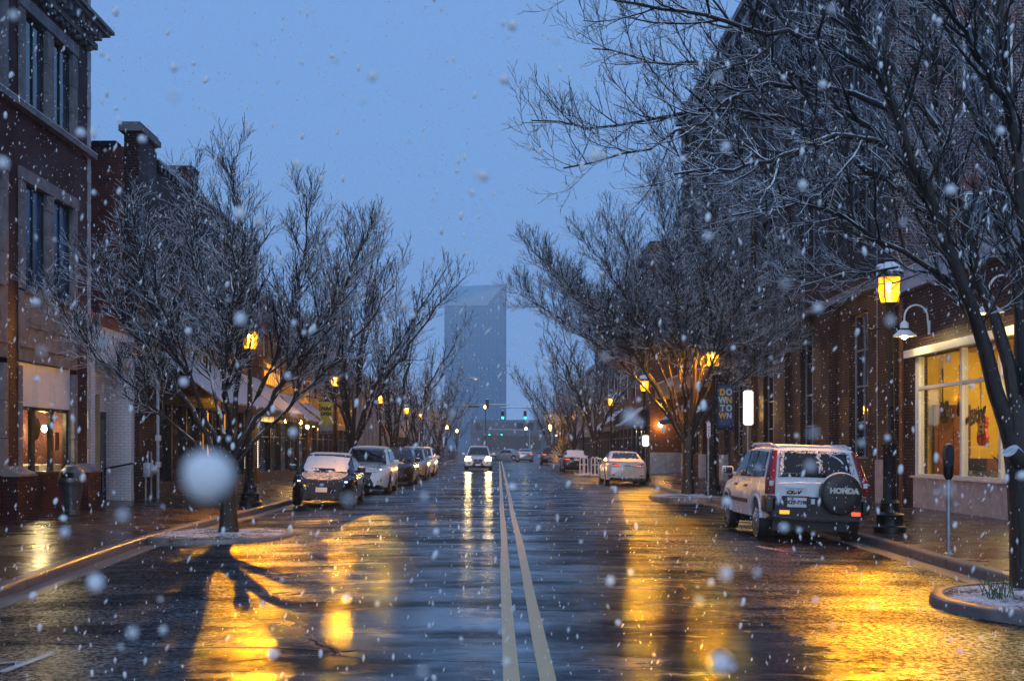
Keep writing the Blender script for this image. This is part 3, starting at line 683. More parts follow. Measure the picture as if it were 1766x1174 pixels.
awning('steep_awning', 'steep blue snowy awning left of the yellow banner', XL + .02, 1, 48.0, 50.5, 2.7, 4.3, 1.0)
def sign_board():
    t = thing('shop_sign', 'glowing amber shop sign board with dark strokes above the left awnings', 'sign', (XL + .15, 49, 4.4)); q = MB(); q.box(XL + .01, XL + .16, 47.4, 51.2, 4.0, 5.2); q.box(XL + .01, XL + .4, 47.3, 51.3, 5.21, 5.3); q.build('board', 'brown_wood', t)
    q = MB()
    for i in range(8): q.box(XL + .161, XL + .175, 47.7 + .42 * i, 48.0 + .42 * i, 4.2, 4.75)
    q.box(XL + .161, XL + .175, 48.2, 50.6, 4.9, 5.05); q.build('lit_letters', 'amber_strip', t)
    for i, (y, z, x) in enumerate(((50.2, 2.72, .6), (50.9, 2.62, .9), (51.5, 2.75, .7), (52.1, 2.7, .9), (52.7, 2.5, 1.1), (55.8, 2.65, .9))):
        l = thing('bulb_lamp', ('first', 'second', 'third', 'fourth', 'lowest', 'separate')[i] + ' small warm bulb lamp below the yellow banner, counted from the near end', 'lamp', (XL + .1, y, z + .1), 'warm bulbs on the left shopfront')
        q = MB(); q.tube([(XL - .02, y, z + .3), (XL + x, y, z + .3), (XL + x, y, z + .08)], .015, 6); q.build('bracket', 'black_iron', l); q = MB(); q.ell((XL + x, y, z), .07, .07, .09); q.build('bulb', 'warm_bulb', l, True)
sign_board()

# --- right: guitar shop
XR = 10.0
def guitar_shop():
    b = thing('guitar_shop', 'one storey brick guitar shop with a lit display window and blue grey coping', 'building', (XR, 24, .15))
    y0, y1, h = 12.0, 29.05, 5.36; ops = [(15.0, 27.85, .89, 3.72)]
    w = MB(); wall_x(w, XR, -1, y0, y1, 0, h, ops, .3); w.add([(XR, y0, 0), (XR + 14, y0, 0), (XR + 14, y0, h), (XR, y0, h)], [(0, 1, 2, 3)]); w.add([(XR, y0, h - .02), (XR, y1, h - .02), (XR + 14, y1, h - .02), (XR + 14, y0, h - .02)], [(0, 1, 2, 3)])
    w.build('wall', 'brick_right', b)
    c = MB(); c.box(XR - .14, XR + .3, y0, y1 + .2, h, h + .52)
    c.build('coping', 'grey_metal', b)
    c = MB(); c.box(XR - .16, XR + .3, y0, y1 + .22, h + .521, h + .55); c.build('snow', 'snow', b)
    c = MB(); y = 15.
    while y < 27.8: c.box(XR - .05, XR + .1, y + .004, min(y + 1.28, 27.9), .1, .84); y += 1.285
    c.build('stone_base', 'stone_pale', b)
    c = MB(); c.box(XR - .09, XR + .12, 15, 27.95, .845, .89); c.build('sill', 'white_wood', b)
    c = MB(); c.box(XR - .16, XR + .1, 14.5, 28.2, 3.72, 3.9); c.build('lintel', 'white_wood', b)
    f = MB()
    for y in (27.74, 25.15, 23.2, 21.1, 19.0, 17.0): f.box(XR + .02, XR + .16, y - .055, y + .055, .891, 3.719)
    for ya, yb in ((25.205, 27.685), (23.255, 25.095), (21.155, 23.145), (19.055, 21.045), (17.055, 18.945)): f.box(XR + .03, XR + .14, ya, yb, 2.93, 3.01)
    f.box(XR + .0, XR + .2, 27.79, 27.848, .891, 3.719); f.box(XR + .03, XR + .14, 15.0, 27.68, .891, .94)
    wn = f.build('window', 'white_wood', b); p = MB(); p.box(XR + .08, XR + .088, 15.05, 27.7, .94, 3.7); p.build('pane', 'clear', wn)
    mt = Matrix(((0, 0, -1, 0), (-1, 0, 0, 0), (0, 1, 0, 0), (0, 0, 0, 1)))
    tl = R(13); L0 = Vector((XR + .07, 24.42, 2.24)) - base_of(b)
    text('window_lettering', 'Biting', .44, 'lettering_dark', wn, Matrix.Translation(L0) @ mt @ Matrix.Rotation(tl, 4, 'Z'), .003, .35, .018, .82)
    text('window_lettering', 'the', .2, 'lettering_dark', wn, Matrix.Translation(L0 + Vector((0, .52, -.10))) @ mt @ Matrix.Rotation(R(35), 4, 'Z'), .003, .3, .012, .8)
    r = MB(); xa, xb, ya, yb, za, zb = XR + .31, XR + 4.2, 14.6, 28.4, .75, 3.9
    for q in (((xb, ya), (xb, yb)), ((xa, yb), (xb, yb)), ((xa, ya), (xb, ya))): r.add([(*q[0], za), (*q[1], za), (*q[1], zb), (*q[0], zb)], [(0, 1, 2, 3)])
    for z in (za, zb): r.add([(xa, ya, z), (xb, ya, z), (xb, yb, z), (xa, yb, z)], [(0, 1, 2, 3)])
    r.build('room', 'ochre_wall', b)
    d = MB(); d.box(XR + .62, XR + 1.5, 28.25, 28.38, .76, 2.6); d.box(XR + .72, XR + 1.04, 28.23, 28.25, 1.0, 2.4); d.box(XR + 1.08, XR + 1.4, 28.23, 28.25, 1.0, 2.4); d.build('inner_door', 'brown_wood', b)
    for i, (x, y, z) in enumerate(((XR + 2., 26.3, 3.5), (XR + 2., 23.6, 3.5), (XR + 1.8, 20.6, 3.5))):
        l = thing('ceiling_lamp', ('far', 'middle', 'near')[i] + ' warm ceiling lamp inside the guitar shop', 'lamp', (x, y, 3.9)); q = MB(); q.tube([(x, y, 3.9), (x, y, z + .1)], .012, 6); q.lathe([(.2, z), (.08, z + .12), (.04, z + .14)], (x, y, 0), 14); q.build('shade', 'dark_trim', l); q = MB(); q.ell((x, y, z), .08, .08, .08); q.build('bulb', 'shop_bulb', l, True)
    # chandelier sparkling behind the big tree
    l = thing('chandelier', 'sparkling chandelier of many small bulbs inside the shop beside the big tree trunk', 'lamp', (XR + 1, 22.3, 3.9)); q = MB(); q.tube([(XR + 1, 22.3, 3.9), (XR + 1, 22.3, 2.3)], .012, 6)
    for k in range(8): a = k * math.pi / 4; q.tube([(XR + 1, 22.3, 2.35), (XR + 1 + .16 * math.cos(a), 22.3 + .16 * math.sin(a), 2.3), (XR + 1 + .28 * math.cos(a), 22.3 + .28 * math.sin(a), 2.42)], .008, 5)
    q.build('arms', 'dark_trim', l); q = MB()
    for k in range(8): a = k * math.pi / 4; q.ell((XR + 1 + .28 * math.cos(a), 22.3 + .28 * math.sin(a), 2.47), .025, .025, .04, 8, 6)
    for k in range(8): a = k * math.pi / 4 + .4; q.ell((XR + 1 + .15 * math.cos(a), 22.3 + .15 * math.sin(a), 2.6), .025, .025, .04, 8, 6)
    q.build('bulbs', 'warm_bulb', l, True)
    def guitar(label, x, y, z, bm_, k=1., acoustic=False):
        """z is the middle of the body; the guitar hangs neck up, its front to the street"""
        g = thing('guitar', label, 'guitar', (x, y, z)); pts = []
        half = [(0, -.22), (.10, -.215), (.155, -.16), (.165, -.10), (.135, -.02), (.115, .03), (.135, .09), (.15, .13), (.125, .19), (.095, .17), (.07, .12), (.035, .11)] if not acoustic else [(0, -.25), (.11, -.24), (.18, -.17), (.19, -.09), (.15, 0), (.125, .06), (.14, .13), (.13, .19), (.08, .225), (.03, .23)]
        out = half + [(-a, c) for a, c in reversed(half[1:])]
        q = MB(); q.prism([(y + a * k, z + c * k) for a, c in out], 'yz', x, x + .05 * k); q.build('body', bm_, g)
        q = MB(); q.box(x - .012, x, y - .022 * k, y + .022 * k, z + .05 * k, z + .62 * k); q.prism([(y - .03 * k, z + .62 * k), (y + .03 * k, z + .62 * k), (y + .045 * k, z + .78 * k), (y - .02 * k, z + .8 * k)], 'yz', x - .012, x + .004); q.build('neck', 'guitar_cream' if bm_ == 'guitar_red' else 'dark_trim', g)
        q = MB(); q.prism([(y + .1 * k, z - .08 * k), (y + .09 * k, z + .1 * k), (y - .08 * k, z + .1 * k), (y - .1 * k, z + .0)], 'yz', x - .008, x - .001); q.build('pickguard', 'guitar_cream' if bm_ == 'guitar_red' else 'plastic', g)
        q = MB(); [q.box(x - .016, x - .009, y - .045 * k, y + .045 * k, z + dz * k, z + (dz + .025) * k) for dz in (-.09, -.03, .04)]; q.build('pickups', 'plastic', g)
        q = MB(); q.tube([(x, y, z + .78 * k), (x, y, 3.88)], .008, 6); q.build('hanging_hook', 'steel', g)
    guitar('dark blue guitar hanging neck up behind the first shop pane', XR + .62, 27.72, 2.42, 'guitar_black', 1.3)
    guitar('brown guitar hanging high near the back of the shop', XR + 1.1, 27.9, 2.6, 'brown_wood', 1.2, True)
    guitar('red and cream guitar hanging under the shop window lettering', XR + .55, 25.35, 1.93, 'guitar_red', 1.5)
    q = thing('amplifier', 'dark box amplifier on the shop floor below the red guitar', 'amplifier', (XR + .9, 25.7, .76)); m = MB(); m.box(XR + .6, XR + 1., 25.2, 26.2, 1.02, 1.32, .02); m.build('cabinet', 'brown_wood', q); m = MB(); m.box(XR + .59, XR + .598, 25.26, 26.14, 1.06, 1.28); m.build('grille', 'dark_trim', q)
    for i, y in enumerate((24.45, 25.0, 25.6)):
        q = thing('drum', ('near', 'middle', 'far')[i] + ' shiny steel drum in the row at the foot of the shop window', 'drum', (XR + .55, y, .76)); m = MB(); m.lathe([(.23, .78), (.23, 1.04), (.22, 1.05)], (XR + .42, y, 0), 22); m.build('shell', 'drum_steel', q, True)
        m = MB(); m.lathe([(.236, 1.0), (.24, 1.02), (.236, 1.055)], (XR + .42, y, 0), 22); m.lathe([(.236, .775), (.24, .79), (.236, .81)], (XR + .42, y, 0), 22); m.build('hoop', 'chrome', q, True)
    q = thing('potted_plant', 'leafy plant in a pot behind the third shop mullion', 'plant', (XR + .7, 24.5, .76)); m = MB(); m.lathe([(.12, .77), (.16, 1.05), (.17, 1.07)], (XR + .7, 24.55, 0), 14); m.build('pot', 'brown_wood', q, True); m = MB(); rg = random.Random(3)
    for i in range(26):
        a, e, l = rg.uniform(0, 6.28), rg.uniform(.3, 1.3), rg.uniform(.25, .55); d = Vector((math.cos(a) * math.cos(e), math.sin(a) * math.cos(e), math.sin(e))); p0 = Vector((XR + .7, 24.55, 1.06)); sd_ = d.cross(Vector((0, 0, 1))).normalized() * .035; p1, p2 = p0 + d * l * .6, p0 + d * l - Vector((0, 0, .08))
        m.add([p0, p1 + sd_, p2, p1 - sd_], [(0, 1, 2, 3)])
    m.build('leaves', 'leaf', q)
    q = thing('downpipe', 'brown downpipe on the brick pier left of the lit shop window', 'downpipe', (XR - .1, 28.6, .1)); m = MB(); m.tube([(XR - .09, 28.55, .1), (XR - .09, 28.55, 5.2)], .05, 10); m.build('pipe', 'brown_wood', q); m = MB(); [m.box(XR - .15, XR, 28.48, 28.62, z, z + .04) for z in (.9, 2.4, 3.9)]; m.build('bracket', 'dark_trim', q)
def gooseneck(label, y, z, power):
    t = thing('gooseneck_lamp', label, 'lamp', (XR, y, z)); m = MB(); X = XR
    pts = [(X - .02, y, z - .1), (X - .05, y, z + .15)] + [(X - .05 - .27 * (1 - math.cos(a)), y, z + .2 + .28 * math.sin(a)) for a in np.linspace(0, math.pi, 12)] + [(X - .59, y, z + .05)]
    m.tube(pts, .022, 10); m.box(X - .035, X - .001, y - .05, y + .05, z - .2, z + .12, .01); m.build('neck', 'white_enamel', t, True)
    m = MB(); m.lathe([(.27, -.25), (.275, -.235), (.16, -.14), (.10, -.08), (.095, .05), (.05, .1), (.02, .12)], (X - .59, y, z), 24); m.lathe([(.262, -.245), (.15, -.15), (.08, -.09)], (X - .59, y, z), 24); m.build('shade', 'white_enamel', t, True)
    m = MB(); m.ell((X - .59, y, z - .23), .07, .07, .085); m.build('bulb', M[power], t, True)
guitar_shop()
M['gooseneck_bulb'] = glow('gooseneck bulb', (1, .72, .28), 420)
gooseneck('white gooseneck lamp lighting the brick above the first shop pane', 26.9, 4.38, 'gooseneck_bulb')
gooseneck('white gooseneck lamp at the right edge behind the big tree', 22.25, 4.38, 'gooseneck_bulb')

# --- right: tall brick block along the street
def right_tall():
    y0, y1, h = 29.3, 63.5, 19.3; b = thing('tall_brick_block', 'tall brown brick block with rows of white framed windows rising above the guitar shop', 'building', (XR, 46, .15))
    bays = [30.9 + 5.35 * i for i in range(6)]; ops = []
    for y in bays: ops += [(y + .5, y + 2.2, 1.25, 5.3)] + [(y + d, y + d + .95, z0, z1) for d in (.3, 1.45) for z0, z1 in ((7.1, 10.0), (11.2, 14.0), (15.2, 17.6))]
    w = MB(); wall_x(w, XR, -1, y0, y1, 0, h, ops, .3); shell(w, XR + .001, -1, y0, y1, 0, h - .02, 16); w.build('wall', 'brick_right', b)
    for o in ops: window_x(b, XR, -1, *o, .22, 1 if o[2] > 2 else 2, 2 if o[2] > 2 else 4, 'grey_frame', t=.055)
    for y in [29.35 + .0] + [c + 2.7 + 1.0 for c in bays]:
        p = MB(); p.box(XR - .17, XR - .003, y - .1, y + .75, 1.25, 18.2); p.build('pilaster', 'brick_right', b)
        q = MB(); q.box(XR - .22, XR - .003, y - .15, y + .8, 0, 1.245); q.build('pilaster_base', 'stone_pale', b)
    c = MB(); c.box(XR - .2, XR + .3, y0 - .05, y1 + .05, 5.75, 5.98); c.box(XR - .2, XR + .3, y0, y1, 18.5, 18.75); c.box(XR - .32, XR + .3, y0 - .1, y1 + .1, h - .15, h + .1); c.build('stone_band', 'stone', b)
    for a, d, e, f in ((11.75, 12.95, 7.0, 8.0), (11.7, 12.95, 10.0, 12.2)): window_y(b, y0 - .045, a, d, e - 1.2 if e < 9 else e, f, 2, 1)
    e = MB(); e.box(XR + .002, XR + 15.9, y0 - .03, y0 - .002, 5.2, h); e.build('end_wall', 'brick_end', b); y0 -= .03
    l = MB(); [l.box(x, x + .5, y0 - .05, y0 - .004, z_, z_ + .12) for x, z_ in ((13.6, 8.8), (14.6, 10.9))]; l.build('stone_ledge', 'stone', b)
    for a, d, z_ in ((11.75, 12.95, 8.01), (11.7, 12.95, 12.21)): h2 = MB(); h2.box(a - .15, d + .15, y0 - .012, y0 - .003, z_, z_ + .42); h2.build('window_header', 'brick_side', b)
    lm = thing('pendant_lamp', 'warm pendant lamp glowing in the upper window above the guitar shop', 'lamp', (12.45, 29.2, 11.2)); m = MB(); m.lathe([(.13, 11.08), (.1, 11.2), (.04, 11.24)], (12.42, 29.27, 0), 14); m.tube([(12.42, 29.27, 11.24), (12.42, 29.27, 12.1)], .008, 6); m.build('cord', 'steel', lm); m = MB(); m.lathe([(.02, 11.0), (.12, 11.02), (.12, 11.08)], (12.42, 29.27, 0), 14); m.build('bulb', 'led', lm)
    for i, y in enumerate((30.25, 35.05, 40.4)):
        d = thing('downpipe', ('first', 'second', 'third')[i] + ' thin grey downpipe on the tall brick block, counted from the guitar shop', 'downpipe', (XR - .1, y, .1)); m = MB(); m.tube([(XR - .1, y, .1), (XR - .1, y, 16)], .04, 8); m.build('pipe', 'grey_metal', d); m = MB(); [m.box(XR - .16, XR, y - .06, y + .06, z_, z_ + .05) for z_ in (1, 3.2, 5.4, 8, 11)]; m.build('bracket', 'steel', d)
    # marquee, sconces, street awnings
    t = thing('marquee', 'tan marquee fascia warmly lit behind the second right lantern', 'marquee', (XR, 59, 4)); m = MB(); m.box(8.85, XR - .18, 52.4, 65.6, 4.3, 4.95); m.box(8.75, XR - .18, 52.2, 65.7, 4.951, 5.08); m.build('fascia', 'tan', t); m = MB(); m.box(8.75, XR - .18, 52.2, 65.7, 5.081, 5.12); m.build('snow', 'snow', t)
    s = thing('twin_sconce', 'two tier lit wall sconce on the brick pier past the white sign', 'lamp', (XR - .2, 44.9, 3)); m = MB(); m.box(XR - .26, XR - .15, 44.75, 45.05, 2.55, 3.55); m.build('housing', 'dark_bronze', s); m = MB(); m.box(XR - .36, XR - .262, 44.76, 45.04, 3.2, 3.45); m.box(XR - .36, XR - .262, 44.76, 45.04, 2.65, 2.95); m.build('lit_panel', 'warm_bulb', s)
right_tall()
awning('blue_awning', 'snowy blue awning under the tan marquee', XR - .02, -1, 56.0, 60.5, 3.0, 4.1, 1.6)
def right_brick():
    b = thing('warm_brick_building', 'lower brick building with a lamp lit end wall past the tall block', 'building', (8.6, 85, .15)); X = 8.6; y0, y1, h = 66, 104, 13.3
    ops = [(y0 + 1.5 + 4.6 * i, y0 + 3.7 + 4.6 * i, z, z + 2.2) for i in range(8) for z in (4.8, 8.4)] + [(y0 + 1.2, y1 - .6, .1, 3.2)]
    w = MB(); wall_x(w, X, -1, y0, y1, 0, h, ops, .28); shell(w, X + .001, -1, y0 + .3, y1, 0, h - .02, 14); w.build('wall', 'brick_right', b)
    for o in ops[:-1]: window_x(b, X, -1, *o, .2, 2, 2)
    shopfront(b, X, -1, y0 + 1.2, y1 - .6, .1, 3.2, 14)
    e = MB(); e.box(X + .0, X + 3, y0 - .08, y0 - .003, 1.3, h); e.build('end_wall', 'brick_pale', b); e = MB(); e.box(X + .0, X + 3, y0 - .11, y0 - .003, 0, 1.295); e.build('plinth', 'stone_pale', b)
    s = thing('wall_lamp', 'glowing round wall lamp on the lit brick end wall beyond the second right tree', 'lamp', (9.15, y0 - .1, 2.9)); m = MB(); m.tube([(9.15, y0 - .08, 3.0), (9.15, y0 - .3, 3.02), (9.15, y0 - .34, 2.95)], .02, 6); m.build('bracket', 'black_iron', s); m = MB(); m.ell((9.15, y0 - .34, 2.85), .11, .11, .13); m.build('globe', M['globe'], s, True)
M['globe'] = glow('wall lamp globe', (1, .55, .12), 130)
right_brick()
awning('shop_awning', 'snowy striped awning beside the narrow lamp post on the right', 8.58, -1, 67.5, 71.5, 2.9, 4.0, 1.4)
awning('far_shop_awning', 'furthest snowy awning above the silver sedan', 8.58, -1, 80, 86, 2.8, 4.2, 1.8)
block('beige_building', 'beige rendered building before the crossing on the right', 8.8, -1, 104.5, 136, 9.0, 'beige', 8, 2, 3.8, 2.7, shop='dark_bronze')
def far_town():
    block('far_white_building', 'low white building beyond the crossing at the end of the street', 16, -1, 300, 340, 9, 'pale_render', 8, 2, 3.2, 3, shop=None, deep=10)
    b = thing('end_building', 'pale low building with dark windows closing the far end of the street', 'building', (0, 330, 0)); w = MB(); w.box(-8, 14, 330, 345, 0, 9.5); w.box(-8.3, 14.3, 329.7, 345.3, 5.6, 6.0); w.build('wall', 'slate_render', b)
    for i in range(7): window_y(b, 329.98, -6.5 + 2.9 * i, -4.6 + 2.9 * i, 6.6, 8.7, 2, 1, 'dark_trim')
    m = MB(); m.box(-5, 12, 329.8, 329.97, 1, 5); m.build('shop_front', 'dark_trim', b)
    for i, (x, y, h, wd, m) in enumerate(((-24, 160, 8.5, 14, 'brick_dark'), (-25, 190, 7, 14, 'beige'), (-25, 230, 9, 13, 'pale_render'), (19, 158, 8, 9, 'brick_dark'), (21, 195, 7, 10, 'beige'), (23, 240, 9, 12, 'pale_render'))):
        b = thing('distant_building', ('dark brick', 'beige', 'pale grey')[i % 3] + ' low building beyond the crossing on the ' + ('left' if x < 0 else 'right') + (' nearest the signals', ' in the middle of its row', ' furthest off')[i % 3], 'building', (x, y + 10, 0)); w = MB(); w.box(x - wd / 2, x + wd / 2, y, y + 22, 0, h); w.build('wall', m, b)
        xf = x + wd / 2 * (1 if x < 0 else -1)
        for k in range(5): window_x(b, xf + (.25 if x < 0 else -.25), 1 if x < 0 else -1, y + 1.5 + 4 * k, y + 3.5 + 4 * k, 3.6, 5.6, .2, 1, 1, 'white_wood')
        c = MB(); c.box(x - wd / 2 - .2, x + wd / 2 + .2, y - .2, y + 22.2, h, h + .3); c.build('roof', 'snow', b)
    # glass office tower with a bevelled crown
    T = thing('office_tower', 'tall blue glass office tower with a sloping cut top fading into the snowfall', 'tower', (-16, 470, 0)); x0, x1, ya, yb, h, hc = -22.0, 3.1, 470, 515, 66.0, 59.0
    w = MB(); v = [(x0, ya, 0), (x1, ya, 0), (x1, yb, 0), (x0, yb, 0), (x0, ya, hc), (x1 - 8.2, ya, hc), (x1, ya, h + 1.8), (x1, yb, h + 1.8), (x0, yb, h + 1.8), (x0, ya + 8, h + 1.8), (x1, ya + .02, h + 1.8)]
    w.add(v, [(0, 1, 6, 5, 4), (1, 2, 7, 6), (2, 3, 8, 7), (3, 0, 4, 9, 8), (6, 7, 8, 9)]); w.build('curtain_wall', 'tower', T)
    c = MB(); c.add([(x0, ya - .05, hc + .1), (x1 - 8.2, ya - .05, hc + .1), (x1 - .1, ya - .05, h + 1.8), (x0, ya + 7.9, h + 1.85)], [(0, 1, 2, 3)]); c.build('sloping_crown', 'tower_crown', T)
    c = MB(); c.box(x0, x1 + .3, ya + 8, yb, h + 1.85, h + 2.4); c.tube([(x1 - 1.2, ya + 9, h + 2.3), (x1 - 1.2, ya + 9, h + 4)], .25, 6); c.build('roof_edge', 'grey_metal', T)
far_town()
# ------------------------------------------------------------------ trees
class Tubes:
    """collects branch centre lines and turns them into one mesh, batch by batch"""
    def __init__(s): s.b = {}
    def add(s, pts, rad, n): s.b.setdefault((len(pts), n), []).append((pts, rad))
    def build(s, name, m, parent, smooth=True):
        V, F, off = [], [], 0
        for (k, n), items in s.b.items():
            P = np.array([i[0] for i in items], float); Rr = np.array([i[1] for i in items], float); B = len(items)
            T = np.empty_like(P); T[:, 1:-1] = P[:, 2:] - P[:, :-2]; T[:, 0] = P[:, 1] - P[:, 0]; T[:, -1] = P[:, -1] - P[:, -2]
            T /= np.linalg.norm(T, axis=2, keepdims=True) + 1e-9
            ax = np.where(np.abs(T[..., 2:3]) < .9, np.array([0, 0, 1.]), np.array([1., 0, 0])); U = np.cross(T, ax); U /= np.linalg.norm(U, axis=2, keepdims=True) + 1e-9; Wv = np.cross(T, U)
            a = 2 * np.pi * np.arange(n) / n + (.5 if n == 3 else 0)
            ring = P[:, :, None] + Rr[:, :, None, None] * (U[:, :, None] * np.cos(a)[None, None, :, None] + Wv[:, :, None] * np.sin(a)[None, None, :, None])
            V.append(ring.reshape(-1, 3)); base = off + np.arange(B)[:, None, None] * k * n; i = np.arange(k - 1)[None, :, None] * n; j = np.arange(n)[None, None, :]
            A = base + i + j; Bq = base + i + (j + 1) % n; F.append(np.stack([A, Bq, Bq + n, A + n], -1).reshape(-1, 4)); off += B * k * n
        V = np.concatenate(V); F = np.concatenate(F); me = bpy.data.meshes.new(name)
        me.vertices.add(len(V)); me.vertices.foreach_set('co', V.ravel()); me.loops.add(F.size); me.loops.foreach_set('vertex_index', F.ravel().astype(np.int32))
        me.polygons.add(len(F)); me.polygons.foreach_set('loop_start', np.arange(0, F.size, 4, dtype=np.int32)); me.polygons.foreach_set('use_smooth', np.full(len(F), smooth))
        me.update(); me.validate(); me.materials.append(M[m]); o = bpy.data.objects.new(name, me); COL.objects.link(o); o.parent = parent; return o
def _norm(v): return v / (math.sqrt(v[0] * v[0] + v[1] * v[1] + v[2] * v[2]) + 1e-9)
def _at(pts, t):
    x = t * (len(pts) - 1); i = min(int(x), len(pts) - 2); f = x - i; return pts[i] * (1 - f) + pts[i + 1] * f, pts[i + 1] - pts[i]
def spray(rg, tr, cr, pts, r0, r1, lev, cfg):
    """children of one branch, then their children, down to the last twigs"""
    seg = np.linalg.norm(np.diff(pts, axis=0), axis=1); L = seg.sum(); step, length, ang = cfg['step'][lev], cfg['len'][lev], cfg['ang'][lev]
    n = max(1, int(L / step)); t0 = cfg['start'][lev]; az = rg.uniform(0, 6.28)
    for k in range(n):
        t = t0 + (1 - t0) * (k + rg.random()) / n; p, d = _at(pts, t); d = _norm(d); az += 2.4 + rg.uniform(-.5, .5)
        u = _norm(np.cross(d, (0, 0, 1.) if abs(d[2]) < .95 else (1., 0, 0))); w = np.cross(d, u); a = ang * rg.uniform(.7, 1.25)
        nd = _norm(d * math.cos(a) + (u * math.cos(az) + w * math.sin(az)) * math.sin(a))
        nd = _norm(nd + np.array((0, 0, cfg['up'][lev])))
        l = length * rg.uniform(.55, 1.2) * (1.05 - .55 * t); rr = max(cfg['rmin'], min((r0 + (r1 - r0) * t) * .62, cfg['rmax'][lev])); m = cfg['seg'][lev]
        q = [p]; dd = nd
        for i in range(m):
            dd = _norm(dd + rg.normal(0, cfg['wob'][lev], 3) + np.array((0, 0, cfg['trop'][lev]))); q.append(q[-1] + dd * (l / m))
        q = np.array(q); re = max(cfg['rmin'] * .75, rr * .45); (tr if rr > cfg['thick'] else cr).add(q, np.linspace(rr, re, m + 1), cfg['sides'][lev])
        if lev + 1 < len(cfg['step']): spray(rg, tr, cr, q, rr, re, lev + 1, cfg)
CFG = dict(step=[.19, .10, .06], len=[1.4, .6, .26], ang=[.72, .66, .62], up=[.24, .16, .1], trop=[.07, .08, .1], wob=[.10, .12, .13], seg=[6, 4, 3], sides=[5, 3, 3], start=[.22, .12, .1], rmax=[.022, .009, .006], rmin=.0042, thick=.016)
def curve(pts, n=14):
    """smooth a hand-set limb line"""
    P = np.array(pts, float); s = np.concatenate([[0], np.cumsum(np.linalg.norm(np.diff(P, axis=0), axis=1))]); T = np.linspace(0, s[-1], n)
    q = np.stack([np.interp(T, s, P[:, i]) for i in range(3)], 1)
    for _ in range(2): q[1:-1] = .25 * q[:-2] + .5 * q[1:-1] + .25 * q[2:]
    return q
def tree(label, loc, limbs, seed, cfg=CFG, trunk=None, twig='twig', group='bare street trees with snow on their twigs', wob=.035):
    """limbs: list of (points relative to loc, start radius, end radius)"""
    rg = np.random.default_rng(seed); t = thing('bare_tree', label, 'tree', loc, group); tr, cr = Tubes(), Tubes()
    if trunk is not None: tr.add(np.array(trunk[0], float), np.array(trunk[1], float), 14)
    for pts, r0, r1 in limbs:
        q = curve(pts, 16); q[2:-1] += rg.normal(0, wob, q[2:-1].shape); rr = r0 + (r1 - r0) * np.linspace(0, 1, 16) ** .8; tr.add(q, rr, 9); spray(rg, tr, cr, q, r0, r1, 0, cfg)
    tr.build('trunk', 'bark', t); cr.build('crown', twig, t); return t
def vase(rg, h0, n, spread, top, r0):
    """limbs of a vase shaped street tree rising from a fork at height h0"""
    out = []
    for i in range(n):
        az = 2 * math.pi * i / n + rg.uniform(-.3, .3); inner = i % 3 == 2; s = spread * (rg.uniform(.25, .5) if inner else rg.uniform(.75, 1.1)); z1 = top * (rg.uniform(.92, 1.02) if inner else rg.uniform(.68, .92))
        c, d = math.cos(az), math.sin(az); H = z1 - h0
        out.append(([(0, 0, h0 * .72), (c * s * .13, d * s * .13, h0 + .16 * H), (c * s * .38, d * s * .38, h0 + .45 * H), (c * s * .7, d * s * .7, h0 + .75 * H), (c * s, d * s, z1)], r0 * rg.uniform(.42, .6), .012))
    return out
# first left tree: a fork low over the island, wide crown
def left_tree():
    rg = random.Random(5); L = [([(0, 0, 1.0), (-.5, .1, 1.9), (-1.1, .0, 3.0), (-1.8, -.2, 4.0), (-2.5, -.3, 5.2)], .075, .012), ([(0, 0, 1.1), (-.35, -.3, 2.2), (-.9, -.7, 3.6), (-1.5, -1.0, 5.0), (-1.5, -1.1, 6.2)], .07, .012),
        ([(0, 0, 1.2), (-.1, .3, 2.5), (-.35, .6, 4.0), (-.8, .8, 5.6), (-1.0, .9, 7.2)], .075, .012), ([(0, 0, 1.1), (.2, -.2, 2.4), (.35, -.5, 4.0), (.4, -.7, 5.6), (.2, -.9, 7.3)], .075, .012),
        ([(0, 0, 1.2), (.35, .2, 2.3), (.9, .5, 3.7), (1.3, .8, 5.2), (1.35, 1.0, 6.9)], .07, .012), ([(0, 0, 1.2), (.5, -.2, 2.0), (1.3, -.3, 3.2), (2.2, -.5, 4.5), (2.7, -.6, 5.9)], .07, .012),
        ([(0, 0, 1.1), (.55, .2, 1.75), (1.5, .3, 2.8), (2.4, .4, 3.8), (3.2, .4, 5.0)], .055, .01), ([(0, 0, 1.3), (-.3, .7, 2.2), (-1.0, 1.8, 3.6), (-1.6, 2.4, 5.0), (-1.9, 2.6, 6.4)], .055, .01),
        ([(0, 0, 1.2), (.1, -.7, 2.1), (.4, -1.7, 3.2), (.6, -2.4, 4.4), (.7, -2.6, 5.6)], .055, .01), ([(-.1, 0, 1.0), (-.6, -.4, 1.7), (-1.4, -.9, 2.6), (-2.2, -1.2, 3.4), (-2.9, -1.3, 4.3)], .05, .01), ([(0, 0, 1.2), (.5, 1., 2.3), (1.1, 2.1, 3.6), (1.8, 2.8, 4.9), (2.2, 3, 6.2)], .055, .01)]
    L = [([(x * .92, y * .92, z if z < 1.4 else 1.4 + (z - 1.4) * .86) for x, y, z in p], a * .85, b_) for p, a, b_ in L]
    c = dict(CFG, rmin=.005, step=[.19, .095, .06], start=[.34, .12, .1]); tree('bare snowy tree on the island in front of the long awning, shadowing the road', (-4.84, 20.8, .02), L, 5, c, ([(0, 0, -.1), (0, 0, .3), (-.02, 0, .8), (0, 0, 1.25), (.02, .02, 1.6)], [.2, .155, .145, .16, .10]))
left_tree()
